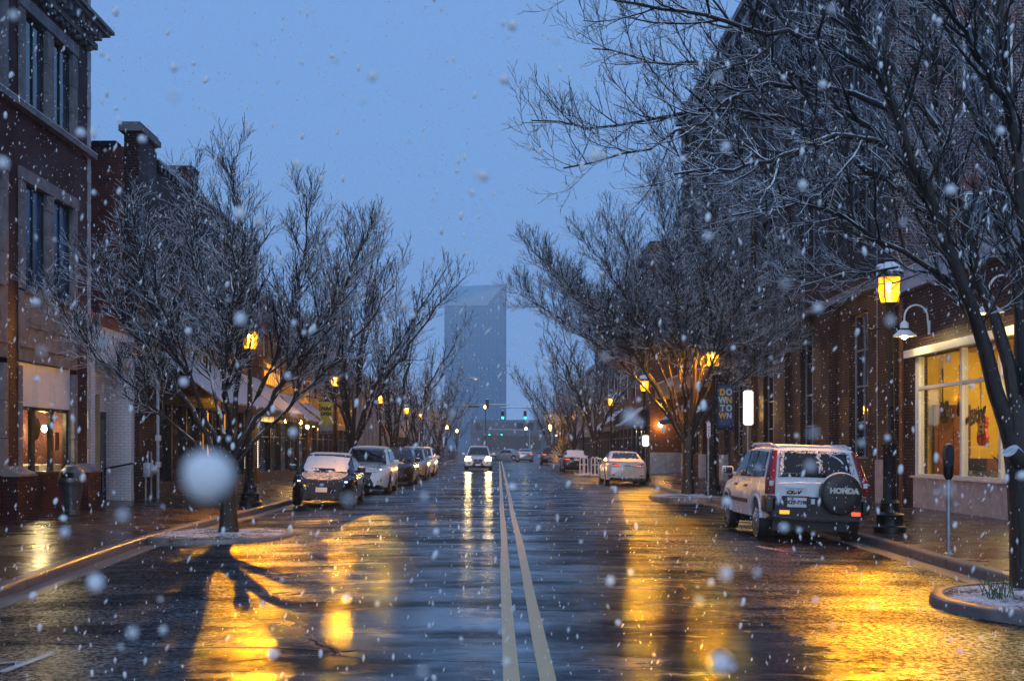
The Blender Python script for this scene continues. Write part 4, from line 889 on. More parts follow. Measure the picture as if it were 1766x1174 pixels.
# big near tree at the right edge
def near_tree():
    o = np.array((5.72, 12.5, 0.)); S_ = 12.5 / 2000.
    def pp(lst, dy0, dy1):
        n = len(lst); out = []
        for i, (x, y) in enumerate(lst):
            dep = 12.5 + dy0 + (dy1 - dy0) * i / (n - 1); k = dep / 2000.; out.append(((x + 12 - 860) * k - o[0], dep - 12.5, HC + (772 - y) * k))
        return out
    L = [(pp([(1742, 800), (1690, 600), (1650, 500), (1612, 390), (1565, 282), (1526, 188), (1470, 60), (1400, -80), (1330, -220)], 0, -1.2), .10, .02),
         (pp([(1745, 780), (1745, 640), (1700, 560), (1659, 458), (1643, 341), (1604, 219), (1575, 60), (1560, -120), (1540, -300)], 0, .8), .085, .015),
         (pp([(1748, 800), (1762, 640), (1752, 520), (1722, 440), (1700, 274), (1683, 40), (1650, -160), (1620, -330)], 0, 1.2), .09, .02),
         (pp([(1750, 790), (1775, 620), (1758, 458), (1738, 235), (1714, 0), (1720, -200), (1740, -380)], 0, -.8), .08, .02),
         (pp([(1755, 800), (1800, 640), (1860, 470), (1930, 250), (2010, 0), (2080, -200)], 0, .6), .09, .02),
         (pp([(1565, 290), (1520, 250), (1470, 232), (1410, 235), (1330, 275), (1240, 290), (1150, 300)], 0, -1.6), .045, .012),
         (pp([(1650, 500), (1567, 443), (1479, 400), (1408, 352), (1330, 356), (1250, 372)], 0, -1.0), .035, .010),
         (pp([(1610, 385), (1540, 330), (1440, 262), (1350, 215), (1270, 176), (1170, 195), (1051, 219), (980, 222), (905, 208)], 0, .9), .05, .009),
         (pp([(1526, 190), (1430, 150), (1350, 130), (1250, 114), (1156, 108), (1010, 84)], -.2, 1.2), .04, .009),
         (pp([(1500, 130), (1400, 60), (1290, 60), (1200, 20), (1100, 5), (975, -10)], -.3, -1.8), .04, .009),
         (pp([(1470, 60), (1380, -20), (1270, -60), (1150, -100), (1010, -130)], -.5, .8), .04, .009),
         (pp([(1590, 340), (1480, 215), (1370, 160), (1300, 120), (1200, 215), (1100, 262), (960, 290)], .1, -.8), .04, .009),
         (pp([(1604, 219), (1520, 110), (1420, 20), (1330, -90), (1200, -200)], .3, 1.9), .04, .01),
         (pp([(1640, 330), (1590, 280), (1500, 300), (1430, 330), (1360, 300), (1230, 400)], .2, 2.4), .032, .009),
         (pp([(1690, 610), (1620, 480), (1560, 455), (1480, 470), (1400, 480), (1330, 475)], 0, 1.2), .026, .008),
         (pp([(1700, 274), (1640, 140), (1560, 60), (1470, -40), (1380, -160)], .6, 2.2), .045, .01),
         (pp([(1738, 235), (1690, 110), (1610, 10), (1540, -90)], -.3, -2.2), .045, .01), (pp([(1722, 440), (1680, 380), (1610, 330), (1560, 250), (1500, 200), (1420, 190)], .4, 3.0), .035, .009)]
    c = dict(CFG, rmin=.0036, step=[.2, .095, .055], len=[1.2, .5, .22], rmax=[.02, .008, .0055])
    tr = ([(0, 0, -.25), (0, 0, .0), (-.03, 0, .5), (-.06, 0, 1.2), (-.1, 0, 1.7), (-.12, .02, 2.1)], [.27, .205, .175, .175, .19, .10])
    t = tree('large near tree with forking dark stems at the right edge, snow lying along its branches', tuple(o), L, 9, c, tr, wob=.02)
    m = MB(); m.tube([(-.12, -.1, 1.38), (-.27, -.16, 1.52)], [.1, .085], 14); m.build('branch_stub', 'bark', t, True, local=True)
    return t
near_tree()
def right_tree():
    rg = random.Random(4); rows = [(-4.6, -.5, 7.2), (-5.5, .3, 6.6), (-3.4, -1.6, 8.0), (-2.3, .9, 9.0), (-1.2, -1.0, 9.9), (-.2, .8, 10.3), (.9, -.8, 9.7), (1.9, .7, 8.8), (3.0, -.9, 7.4), (4.0, .5, 6.1), (-1.5, 2.9, 7.8), (1.1, 3.0, 7.6), (-1.0, -3.0, 7.0), (1.4, -2.8, 6.4), (3.7, -.2, 5.0), (-4.0, 1.8, 7.1), (-5.0, -1.4, 7.6)]
    L = []
    for x, y, z in rows: L.append(([(0, 0, 1.5), (x * .1, y * .1, 2.4), (x * .32, y * .35, 2.4 + (z - 2.4) * .38), (x * .66, y * .7, 2.4 + (z - 2.4) * .72), (x, y, z)], rg.uniform(.055, .085), .012))
    c = dict(CFG, rmin=.007, start=[.36, .12, .1], step=[.2, .105, .075], len=[1.7, .72, .32], rmax=[.024, .012, .009])
    tree('bare snowy tree on the right island just before the navy banner', (6.1, 37.4, .02), L, 21, c, ([(0, 0, -.1), (0, 0, .4), (0, 0, 1.1), (.02, 0, 1.9), (.02, 0, 2.3)], [.24, .19, .17, .2, .1]))
right_tree()
def proto(label, loc, seed, h0, n, spread, top, rmin, step, twig='twig_far'):
    rg = random.Random(seed); c = dict(CFG, rmin=rmin, step=step, len=[1.5, .65, .3], rmax=[.022, .013, max(.009, rmin)], sides=[4, 3, 3], seg=[5, 3, 2])
    return tree(label, loc, vase(rg, h0, n, spread, top, .16), seed, c, ([(0, 0, -.1), (0, 0, .4), (0, 0, h0 * .7), (0, 0, h0)], [.22, .17, .15, .13]), twig, wob=.05)
p1 = proto('bare tree rising behind the black hatchback on the left, under the second lantern', (-5.35, 42.4, .02), 31, 1.9, 10, 4.6, 10.2, .009, [.33, .17, .11])
p2 = proto('bare tree forking low behind the black car on the left, third along the kerb', (-5.3, 58.8, .02), 32, .8, 9, 4.8, 10.6, .012, [.4, .2, .14])
p3 = proto('bare tree by the white bicycle posts behind the white sedan', (5.5, 66.5, .02), 33, 2.2, 10, 4.9, 9.4, .013, [.4, .2, .14])
def again(src, label, loc, rz, sc):
    t = copy_tree(src); t.location = loc; t.rotation_euler = (0, 0, rz); t.scale = (sc, sc, sc); t['label'] = label
again(p2, 'bare tree past the fourth left lantern beside the pale columned hall', (-5.5, 80, .02), 2.0, .85); again(p3, 'bare hazy tree left of the oncoming car, in front of the grey shop', (-5.4, 102, .02), 1.0, .9)
again(p2, 'bare hazy tree furthest along the left kerb before the crossing', (-6.2, 124, .02), 4.0, .95)
again(p1, 'bare slanting tree right of the road by the fourth right lantern', (5.7, 88, .02), 2.2, .9); again(p3, 'bare hazy tree by the dark parked wagon on the right', (5.7, 104, .02), 3.0, 1.0); again(p2, 'bare hazy tree furthest along the right kerb before the crossing', (5.6, 121, .02), 1.2, 1.0)
for i, (x, y, rz, sc) in enumerate(((-13, 163, 0, 1.1), (-10, 185, 1.5, 1.0), (-14, 215, 3, 1.2), (-9, 250, 4, 1.1), (11, 160, .7, 1.15), (13, 190, 2.2, 1.2), (10, 225, 3.9, 1.1), (14, 265, 5, 1.3))):
    again((p2, p3)[i % 2], 'faint bare tree beyond the crossing on the ' + ('left, ' if x < 0 else 'right, ') + ('nearest the corner', 'second from the corner', 'third from the corner', 'furthest off')[i % 4], (x, y, 0), rz, sc)
def shrub(label, loc, rx, ry, rz_, seed, n=900):
    t = thing('shrub', label, 'shrub', loc); rg = np.random.default_rng(seed); cr = Tubes()
    for _ in range(n):
        a, e = rg.uniform(0, 6.28), rg.uniform(.1, 1.5); d = np.array((math.cos(a) * math.cos(e) * rx, math.sin(a) * math.cos(e) * ry, math.sin(e) * rz_)); b = rg.uniform(.2, .8); p = d * b; q = d * min(1.05, b + rg.uniform(.2, .4)) + rg.normal(0, .06, 3)
        cr.add(np.array([p, (p + q) / 2 + rg.normal(0, .03, 3), q]), np.array([.02, .015, .012]), 3)
    m = MB(); [m.tube([(0, 0, -.05), (c * .2, s_ * .2, .4), (c * .5, s_ * .5, .9)], [.03, .02, .01], 5) for c, s_ in ((1, 0), (-.6, .7), (-.5, -.8), (.3, .9))]; m.build('stems', 'bark', t, local=True); cr.build('foliage', 'shrub', t)
shrub('snowy grey shrub behind the dark sedan on the right', (5.5, 94, 0), 1.5, 2., 2.4, 1); shrub('low snowy shrub behind the headlights on the left', (-5.3, 96, 0), 1.6, 3, 2.2, 2); shrub('brown snowy shrub left of the oncoming car', (-4.9, 112, 0), 1.5, 3, 1.7, 3); shrub('snowy shrub before the crossing on the right', (5.6, 116, 0), 1.6, 3, 2.2, 4)
m = MB(); rg = random.Random(8)
for i in range(34):
    a = rg.uniform(0, 6.28); x, y = 5.0 + rg.uniform(-.12, .12), 11.6 + rg.uniform(-.15, .15); l = rg.uniform(.14, .34); e = rg.uniform(.5, 1.3); dx, dy = math.cos(a) * math.cos(e) * l, math.sin(a) * math.cos(e) * l
    zt_ = .05 + l * math.sin(e); m.add([(x - .005, y, .04), (x + .005, y, .04), (x + dx * .5 + .004, y + dy * .5, .05 + l * .6), (x + dx * .5 - .004, y + dy * .5, .05 + l * .6), (x + dx, y + dy, zt_)], [(0, 1, 2, 3), (3, 2, 4)])
tag(m.build('grass_tuft', 'green_grass'), 'small tuft of grass in the snow of the near right island', 'grass')

# ------------------------------------------------------------------ street lamps
def street_lamp(label, x, y, z):
    t = thing('street_lamp', label, 'street lamp', (x, y, z), 'ornate black street lamps along both kerbs')
    m = MB(); m.lathe([(.29, 0), (.29, .1), (.25, .13), (.24, .28), (.26, .31), (.19, .36), (.17, .48), (.185, .52), (.14, .58)], (0, 0, 0), 16, flute=.05); m.build('base', 'black_iron', t, True, local=True)
    m = MB(); m.lathe([(.125, .58), (.115, 1.5), (.14, 1.53), (.14, 1.6), (.10, 1.66), (.085, 1.75), (.055, 3.75), (.075, 3.8), (.05, 3.86), (.07, 4.02), (.11, 4.08)], (0, 0, 0), 16, flute=.10); m.build('post', 'black_iron', t, True, local=True)
    m = MB(); m.tube([(-.36, 0, 3.62), (.36, 0, 3.62)], .018, 6); [m.ell((k, 0, 3.62), .03, .03, .03, 8, 6) for k in (-.37, .37)]; m.build('ladder_rest', 'black_iron', t, True, local=True)
    m = MB(); m.lathe([(.11, 4.08), (.145, 4.1), (.165, 4.16), (.185, 4.32), (.195, 4.58)], (0, 0, 0), 20); m.build('lantern_glass', 'lantern_glass', t, True, local=True)
    m = MB()
    for k in range(4):
        a = k * math.pi / 2 + .785; c, s_ = math.cos(a), math.sin(a); m.tube([(c * .13, s_ * .13, 4.07), (c * .19, s_ * .19, 4.2), (c * .215, s_ * .215, 4.6)], .011, 5)
    m.lathe([(.10, 4.02), (.15, 4.06), (.15, 4.085), (.11, 4.09)], (0, 0, 0), 20); m.build('cage', 'black_iron', t, True, local=True)
    m = MB(); m.lathe([(.225, 4.53), (.235, 4.53), (.235, 4.61), (.20, 4.66), (.12, 4.74), (.07, 4.80), (.085, 4.84), (.05, 4.88), (.03, 4.96), (.045, 5.0), (.0, 5.05)], (0, 0, 0), 20); m.build('roof', 'black_iron', t, True, local=True)
    m = MB(); m.lathe([(.235, 4.612), (.22, 4.66), (.15, 4.745), (.09, 4.79), (.072, 4.80)], (0, 0, .012), 18); m.ell((0, 0, 5.03), .085, .085, .06, 12, 8); m.ell((-.13, .05, 4.74), .1, .1, .05, 10, 6); m.build('snow_cap', 'snow', t, True, local=True)
    m = MB(); o_ = []                                             # white shield, unseen, added on the house side to keep light off the facades
    for z in (4.13, 4.5):
        for rr in (.10 if z < 4.2 else .12, .11 if z < 4.2 else .13): o_.append([(rr * math.cos(a), rr * math.sin(a), z) for a in np.linspace(-1.74, 1.74, 12)])
    for k in range(11):
        for A_, B_ in ((0, 2), (1, 3), (0, 1), (2, 3)): m.add([o_[A_][k], o_[A_][k + 1], o_[B_][k + 1], o_[B_][k]], [(0, 1, 2, 3)])
    m.build('added_light_shield', 'white_enamel', t, True, local=True)
    m = MB(); m.lathe([(.114, 4.438), (.110, 4.438), (.085, 4.50), (.03, 4.56), (.0, 4.565), (.0, 4.575), (.04, 4.57), (.09, 4.51), (.114, 4.438)], (0, 0, 0), 20); m.build('reflector', 'white_enamel', t, True, local=True)  # added cone hidden in the lantern, cuts bulb light towards tree crowns
    m = MB(); m.lathe([(.0, 4.395), (.04, 4.41), (.05, 4.45), (.05, 4.51), (0, 4.54)], (0, 0, 0), 10); m.build('bulb', 'bulb', t, True, local=True)
    return t
lamps = [(6.98, 20.7, 'black street lamp with glowing amber lantern between the white off-roader and the shop window'), (6.8, 36.7, 'black street lamp carrying the navy banner behind the right island tree'), (6.6, 52.5, 'black street lamp with a blank white sign past the white sedan'), (6.9, 71, 'black street lamp beside the tree with bicycle posts'), (6.7, 92, 'black street lamp above the dark sedan on the right'), (6.7, 104, 'far black street lamp above the dark wagon on the right'),
         (-6.5, 30.3, 'black street lamp glowing through the first left tree above the long awning'), (-6.9, 49, 'black street lamp carrying the yellow banner on the left'), (-6.9, 67.6, 'black street lamp glowing through the second left tree'), (-7.0, 88, 'black street lamp fourth along the left kerb behind tree stems'), (-7.0, 104, 'black street lamp fifth along the left kerb with a grey banner'), (-7.0, 130, 'furthest black street lamp on the left before the crossing')]
l0 = None
for x, y, lb in lamps:
    k = kx(KR if x > 0 else KL, y); z = side_z(x, k)
    if l0 is None: l0 = street_lamp(lb, x, y, z)
    else: c = copy_tree(l0); c.location = (x, y, z); c['label'] = lb; c.rotation_euler = (0, 0, 0 if x > 0 else 2.6)
def banner(label, x, y, z0, z1, w, m, side, rows, arm=True):
    t = thing('banner', label, 'banner', (x, y, z0)); q = MB(); n = 8
    for i in range(n + 1):
        z = z0 + (z1 - z0) * i / n
        for j in range(5): u = j / 4; q.v.append((x + side * (.12 + w * u), y - .03 + .02 * math.sin(3 * u + i * .8), z))
    for i in range(n):
        for j in range(4): a = i * 5 + j; q.f.append((a, a + 1, a + 6, a + 5))
    c = q.build('cloth', m, t, True); so = c.modifiers.new('thick', 'SOLIDIFY'); so.thickness = .008
    q = MB(); [q.tube([(x, y, z), (x + side * (w + .2), y, z)], .014, 6) for z in (z0 - .01, z1 + .01)]; q.build('bracket_arm', 'black_iron', t)
    for tx, u, z, s_, mm in rows: text('lettering', tx, s_, mm, t, at((side * (.12 + w * u), -.062, z - z0)), .003, 0, .012, .9)
    return t
zb = 2.35
banner('navy banner reading downtown in coloured letters on the second right lamp post', 6.8, 36.7, 2.15, 3.55, .5, 'navy_cloth', 1, [('D', .3, 3.30, .27, 'lettering_yellow'), ('O', .72, 3.30, .27, 'lettering_white'), ('W', .3, 3.05, .27, 'lettering_green'), ('N', .72, 3.05, .27, 'lettering_yellow'), ('T', .3, 2.80, .27, 'lettering_white'), ('O', .72, 2.80, .27, 'lettering_green'), ('W', .3, 2.56, .24, 'lettering_yellow'), ('N', .72, 2.56, .24, 'lettering_white')])
b = banner('yellow banner with dark lettering on the second left lamp post', -6.9, 49, 2.15, 3.5, .52, 'yellow_cloth', -1, [('PARK', .5, 3.2, .2, 'lettering_dark'), ('OPEN', .5, 2.98, .19, 'lettering_dark')])
q = MB(); q.box(-6.9 - .12 - .52, -6.9 - .12, 48.925, 48.935, 2.17, 2.55); q.build('grey_panel', 'grey_cloth', b); q = MB(); q.box(-6.9 - .12 - .5, -6.9 - .14, 48.91, 48.924, 2.17, 2.27); q.build('blue_strip', 'navy_cloth', b)
banner('plain grey banner on the fifth left lamp post', -7.0, 104, 2.2, 3.9, .85, 'grey_cloth', -1, [])

# ------------------------------------------------------------------ signs, meters, rails, signals
def post_sign(label, x, y, zb, h, w, z0, face, thick=.02):
    t = thing('street_sign', label, 'sign', (x, y, zb)); q = MB(); q.tube([(x, y, zb), (x, y, z0 + h + .06)], .03, 8); q.build('post', 'steel', t)
    bm = bmesh.new(); bmesh.ops.create_cube(bm, size=1)
    for v in bm.verts: v.co = (x + v.co.x * w, y - .045 + v.co.y * thick, z0 + h / 2 + v.co.z * h)
    bmesh.ops.bevel(bm, geom=[e for e in bm.edges if abs((e.verts[0].co - e.verts[1].co).y) > .005], offset=.035, segments=4, affect='EDGES'); q = MB().bm(bm); q.build('sign_face', face, t); return t
post_sign('tall white sign with added glow on a grey post above the white off-roader', 7.35, 34.2, .06, 1.02, .29, 2.22, 'sign_added_glow', .05)
post_sign('small blank white sign on the third right lamp post', 6.62, 52.3, .06, .5, .3, 1.62, 'sign_added_glow')
s = post_sign('narrow white parking sign with red letters beside the second right lamp', 6.6, 36.5, .06, .52, .11, 1.85, 'plate')
for i, ch in enumerate('1HOUR'): text('lettering', ch, .085, 'lettering_red', s, at((0, -.06, 2.3 - i * .095 - .06)), .002, 0, .006)
s = post_sign('orange sign with a dark stroke in front of the columned hall', -7.6, 76, .06, .62, .5, 2.3, 'orange_panel'); q = MB(); q.box(-7.66, -7.55, 75.92, 75.93, 2.34, 2.75); q.build('dark_stroke', 'lettering_dark', s)
def meter():
    x, y = 6.36, 16.4; z = .04; t = thing('parking_meter', 'dark parking meter on a thin post in front of the shop window', 'parking meter', (x, y, z)); q = MB(); q.tube([(x, y, z), (x, y, 1.12)], .033, 10); q.lathe([(.07, 0), (.07, .02), (.04, .04)], (x, y, z), 12); q.build('post', 'steel', t, True)
    q = MB(); q.lathe([(.035, 1.1), (.07, 1.16), (.07, 1.3)], (x, y, 0), 14); q.prism([(x - .055, 1.28), (x + .055, 1.28), (x + .065, 1.40), (x + .06, 1.52), (x + .035, 1.585), (x, 1.6), (x - .035, 1.585), (x - .06, 1.52), (x - .065, 1.40)], 'xz', y - .055, y + .055); q.build('head', 'black_iron', t, True, angle=30)
    q = MB(); q.box(x - .035, x + .035, y - .062, y - .056, 1.44, 1.54); q.build('window', 'car_glass', t); q = MB(); q.ell((x, y, 1.605), .04, .04, .012); q.build('snow_cap', 'snow', t, True)
meter()
def bin_():
    x, y, z = -9.05, 24.6, .12; t = thing('litter_bin', 'old grey metal bin with a domed lid in front of the lit restaurant window', 'litter bin', (x, y, z)); q = MB(); q.lathe([(.14, 0), (.16, .02), (.17, .25), (.235, .62), (.26, .70)], (x, y, z), 18, flute=.04); q.build('body', 'steel_dark', t, True)
    q = MB(); q.lathe([(.285, .70), (.29, .76), (.28, .80), (.25, .92), (.16, 1.02), (.10, 1.05), (.09, 1.12), (.0, 1.14)], (x, y, z), 18); q.build('lid', 'steel_dark', t, True)
    q = MB(); q.box(x - .13, x + .13, y - .29, y - .2, z + .8, z + .92, .02); q.build('flap', 'black_iron', t); q = MB(); q.ell((x, y, z + 1.04), .15, .15, .04); q.build('snow_cap', 'thin_snow', t, True)
M['steel_dark'] = plain('weathered zinc', (.13, .13, .14), .35, .6, var=.4)
bin_()
def bike_posts():
    for i, (x, y) in enumerate(((4.62, 64.6), (4.9, 64.9), (5.2, 63.9), (5.45, 64.3))):
        t = thing('bicycle_stand', ('outermost', 'second', 'third', 'innermost')[i] + ' white hooped bicycle post on the snowy island behind the white sedan', 'bicycle stand', (x, y, .05), 'white bicycle posts'); q = MB(); q.tube([(-.09, 0, 0), (-.09, 0, .85), (-.06, 0, .95), (0, 0, 1.0), (.06, 0, .95), (.09, 0, .85), (.09, 0, 0)], .032, 8); q.build('hoop', 'white_enamel', t, True, local=True); q = MB(); q.box(-.16, .16, -.08, .08, -.02, .015); q.box(-.09, .09, -.015, .015, .55, .6); q.build('base_plate', 'white_enamel', t, local=True)
bike_posts()
def signal(label, x, y, z, lit, back=False):
    t = thing('traffic_signal', label, 'traffic light', (x, y, z)); q = MB(); q.box(-.19, .19, -.12, .12, -.55, .55, .03); q.build('housing', 'black_iron', t, local=True)
    q = MB(); [q.tube([(0, -.12, k), (0, -.32, k)], .15, 12, caps=False) for k in (.34, 0, -.34)]; q.build('visors', 'black_iron', t, local=True)
    for k, nm in ((.34, 'off'), (0, 'off'), (-.34, lit)): q = MB(); q.lathe([(.0, -.02), (.13, -.015), (.14, 0)], (0, -.125, k), 16, 'y'); q.build('lens', 'green_lamp' if nm == 'green' else 'plastic', t, True, local=True)
    q = MB(); q.ell((0, 0, .57), .2, .16, .06); q.build('snow_cap', 'snow', t, True, local=True); return t
signal('green traffic light over the middle of the first crossing', .52, 149, 5.75, 'green'); signal('green traffic light over the right lane of the first crossing', 3.4, 149, 5.75, 'green')
s = signal('dark traffic light facing away on the left mast arm', -1.35, 137.5, 6.75, 'off'); s.rotation_euler = (0, 0, math.pi)
signal('far left small green traffic light at the second crossing', -2.4, 300, 5.3, 'green'); signal('far right small green traffic light at the second crossing', .75, 300, 5.3, 'green')
def mast(label, x, y, x1, z, sign=None):
    t = thing('signal_mast', label, 'mast', (x, y, 0)); q = MB(); q.tube([(x, y, -.1), (x, y, z + .4)], [.16, .11], 10); q.build('pole', 'steel', t, True); q = MB(); q.tube([(x, y, z), (x1, y, z + .15)], [.1, .05], 8); q.build('arm', 'steel', t, True); q = MB(); s_ = 1 if x1 > x else -1; q.tube([(x + s_ * .2, y, z + .1), (x1, y, z + .2)], .04, 6); q.build('snow', 'snow', t)
    if sign: q = MB(); q.box(sign[0], sign[1], y - .05, y - .02, z - .2, z + .2); q.build('street_name_plate', 'lettering_dark', t)
mast('long signal mast arm reaching from the left with a dark name plate', -8.2, 138, 1.4, 6.55, (-3.9, -2.3)); mast('signal mast arm reaching from the right at the first crossing', 8.2, 149.4, 0.2, 6.6); mast('small far signal mast at the second crossing', 8, 300.5, -2.8, 6.2)
def cobra():
    x, y = -8.0, 112; t = thing('road_lamp', 'tall grey road lamp with a long curved arm over the left lane', 'street lamp', (x, y, 0)); q = MB(); q.tube([(x, y, 0), (x, y, 7.3)], [.11, .07], 10); q.build('pole', 'steel', t, True); q = MB(); q.tube([(x, y, 7.2), (x + 1.2, y, 7.75), (x + 2.6, y, 8.1), (x + 4.2, y, 8.25), (x + 5.2, y, 8.28)], .045, 8); q.build('arm', 'steel', t, True)
    q = MB(); q.ell((x + 5.6, y, 8.27), .5, .17, .11); q.build('head', 'grey_metal', t, True); q = MB(); q.ell((x + 5.75, y, 8.19), .2, .12, .07); q.build('lens', 'globe_dim', t, True)
M['globe_dim'] = glow('dim lamp lens', (1, .7, .4), 1.2)
cobra()
for i, (x, y, z) in enumerate(((-7.6, 170, 4.4), (-7.4, 205, 4.4), (7.3, 165, 4.4), (8.1, 185, 4.4), (9., 205, 4.6), (5.4, 230, 5.2), (8.6, 172, 3.4), (-2, 175, 7.6))):
    t = thing('distant_lamp', 'tiny warm distant street lamp beyond the crossing, ' + ('left kerb nearest', 'left kerb further', 'right kerb nearest', 'right kerb second', 'right kerb third', 'right kerb furthest', 'low by the right corner', 'high over the left lane')[i], 'street lamp', (x, y, 0), 'distant street lamps beyond the crossing'); q = MB(); q.tube([(x, y, 0), (x, y, z)], .06, 6); q.build('post', 'black_iron', t); q = MB(); q.ell((x, y, z + .15), .2, .2, .26); q.build('globe', M['globe_far'] if 'globe_far' in M else M.setdefault('globe_far', glow('far lamp globe', (1, .55, .12), 40)), t, True)
# ------------------------------------------------------------------ vehicles
def car(name, label, loc, rz, sp):
    """sp: measurements; the car's own y axis points forward, z=0 is the road under it"""
    t = thing(name, label, sp.get('cat', 'car'), loc); t.rotation_euler = (0, R(sp.get('lean', 0)), rz)
    L, Wd, H, wr = sp['L'], sp['W'], sp['H'], sp['wr']; hl = L / 2; yf, yr = hl - sp['fo'], hl - sp['fo'] - sp['wb']; Ra = wr + .065
    I = lambda tab, y: float(np.interp(y, [a for a, _ in tab], [b for _, b in tab]))
    top, hwt, bot = sp['top'], sp['hw'], sp['bot']
    ys = sorted(set([round(v, 4) for v in np.linspace(-hl, hl, 46)] + [round(yw + Ra * math.sin(a), 4) for yw in (yf, yr) for a in np.linspace(-1.57, 1.57, 15)] + [round(s_ * (hl - d), 4) for s_ in (-1, 1) for d in (.02, .05, .1, .16)]))
    m = MB()
    def section(y):
        hw, tz, bz = I(hwt, y), I(top, y), I(bot, y); sz = tz - sp.get('crown', .05); arch = None
        for yw in (yf, yr):
            if abs(y - yw) < Ra: arch = wr + math.sqrt(max(0, Ra * Ra - (y - yw) ** 2))
        h = sz - bz; P = [(.72 * hw, bz), (.95 * hw, bz + .02), (.985 * hw, bz + .28 * h), (1.0 * hw, bz + .55 * h), (.99 * hw, bz + .8 * h), (.955 * hw, sz - .02), (.91 * hw, sz + .012), (.7 * hw, tz - .016), (.4 * hw, tz - .003), (0, tz)]
        if arch:
            P = [(x, max(z, arch + .03 * k)) if k < 4 else (x, max(z, arch + .09 + .02 * (k - 4)) if k < 6 else z) for k, (x, z) in enumerate(P)]
        return P
    for y in ys:
        P = section(y); m.v += [(x, y, z) for x, z in P] + [(-x, y, z) for x, z in reversed(P[:-1])]
    n = 19
    for j in range(len(ys) - 1):
        for i in range(n): a, b2 = j * n + i, j * n + (i + 1) % n; m.f.append((a, b2, b2 + n, a + n))
    m.f.append(tuple(range(n))); m.f.append(tuple((len(ys) - 1) * n + k for k in range(n))[::-1])
    # cabin
    yrb, yrt, ywt_, ywb, rz_, hb, hr = sp['cab']; cab_y = sorted(set([round(v, 4) for v in np.linspace(yrb, yrt, 9)] + [round(v, 4) for v in np.linspace(yrt, ywt_, 9)] + [round(v, 4) for v in np.linspace(ywt_, ywb, 9)]))
    prof = [(yrb, I(top, yrb) - .01)] + [(yrb + (yrt - yrb) * k, I(top, yrb) + (rz_ - sp.get('rdrop', .03) - I(top, yrb)) * k ** .92) for k in (.25, .5, .75, 1)] + [((yrt + ywt_) / 2, rz_)] + [(ywt_ + (ywb - ywt_) * (1 - k), I(top, ywb) + (rz_ - sp.get('fdrop', .03) - I(top, ywb)) * k ** .95) for k in (1, .75, .5, .25)] + [(ywb, I(top, ywb) - .01)]
    def zt(y): return I(prof, y)
    def belt(y): return I(top, y) - .02
    def half(y, z): f = min(1, max(0, (z - belt(y)) / max(.05, rz_ - belt(y)))); return (hb + (hr - hb) * f) * min(1, I(hwt, y) / (Wd / 2) + .0)
    o = len(m.v)
    for y in cab_y:
        z1 = zt(y); b1 = belt(y) - .02; hh = half(y, z1); dr = min(.055, max(.004, (z1 - b1) * .3)); P = [(half(y, b1), b1), (half(y, b1 + (z1 - b1) * .5) + .008, b1 + (z1 - b1) * .5), (hh, z1 - dr), (hh * .93, z1 - dr * .35), (hh * .7, z1 - dr * .12), (hh * .35, z1 - dr * .02), (0, z1)]
        m.v += [(x, y, z) for x, z in P] + [(-x, y, z) for x, z in reversed(P[:-1])]
    for j in range(len(cab_y) - 1):
        for i in range(12): a = o + j * 13 + i; m.f.append((a, a + 1, a + 14, a + 13))
    body = m.build('body', sp['paint'], t, True, local=True, angle=32)
    bm = bmesh.new(); bm.from_mesh(body.data); bvh = BVHTree.FromBMesh(bm); bm.free()
    def patch(nm, poly, face, mat_, off=.008, parent=None, smooth=True, grid=.09, skirt=.03, label=None):
        """a piece of trim laid on the body. face: front/back (poly in x,z), left/right (poly in y,z), top (poly in x,y)"""
        bm = bmesh.new()
        def P(u, w): return {'front': (u, 0, w), 'back': (u, 0, w), 'left': (0, u, w), 'right': (0, u, w), 'top': (u, w, 0)}[face]
        f = bm.faces.new([bm.verts.new(P(*p)) for p in poly]); axs = {'front': (0, 2), 'back': (0, 2), 'left': (1, 2), 'right': (1, 2), 'top': (0, 1)}[face]
        for k, ax in enumerate(axs):
            lo, hi = min(p[k] for p in poly), max(p[k] for p in poly); c = max(1, int((hi - lo) / grid)); no = [0, 0, 0]; no[ax] = 1
            for i in range(1, c):
                co = [0, 0, 0]; co[ax] = lo + (hi - lo) * i / c; bmesh.ops.bisect_plane(bm, geom=bm.verts[:] + bm.edges[:] + bm.faces[:], plane_co=co, plane_no=no)
        d = Vector({'front': (0, -1, 0), 'back': (0, 1, 0), 'left': (1, 0, 0), 'right': (-1, 0, 0), 'top': (0, 0, -1)}[face])
        edge = [e for e in bm.edges if len(e.link_faces) == 1]; ev = {v for e in edge for v in e.verts}
        for v in bm.verts:
            p0 = v.co - d * 6; h = bvh.ray_cast(p0, d)[0]
            if h is None: h = bvh.find_nearest(v.co - d * hl)[0] if face != 'top' else v.co
            v.co = h - d * off
        r = bmesh.ops.extrude_edge_only(bm, edges=edge)
        for g in r['geom']:
            if isinstance(g, bmesh.types.BMVert): g.co += d * skirt
        q = MB().bm(bm); ob = q.build(nm, mat_, parent or t, smooth, local=True, angle=45)
        if label: ob['label'] = label
        return ob
    def mirror(poly): return [(-a, b2) for a, b2 in reversed(poly)]
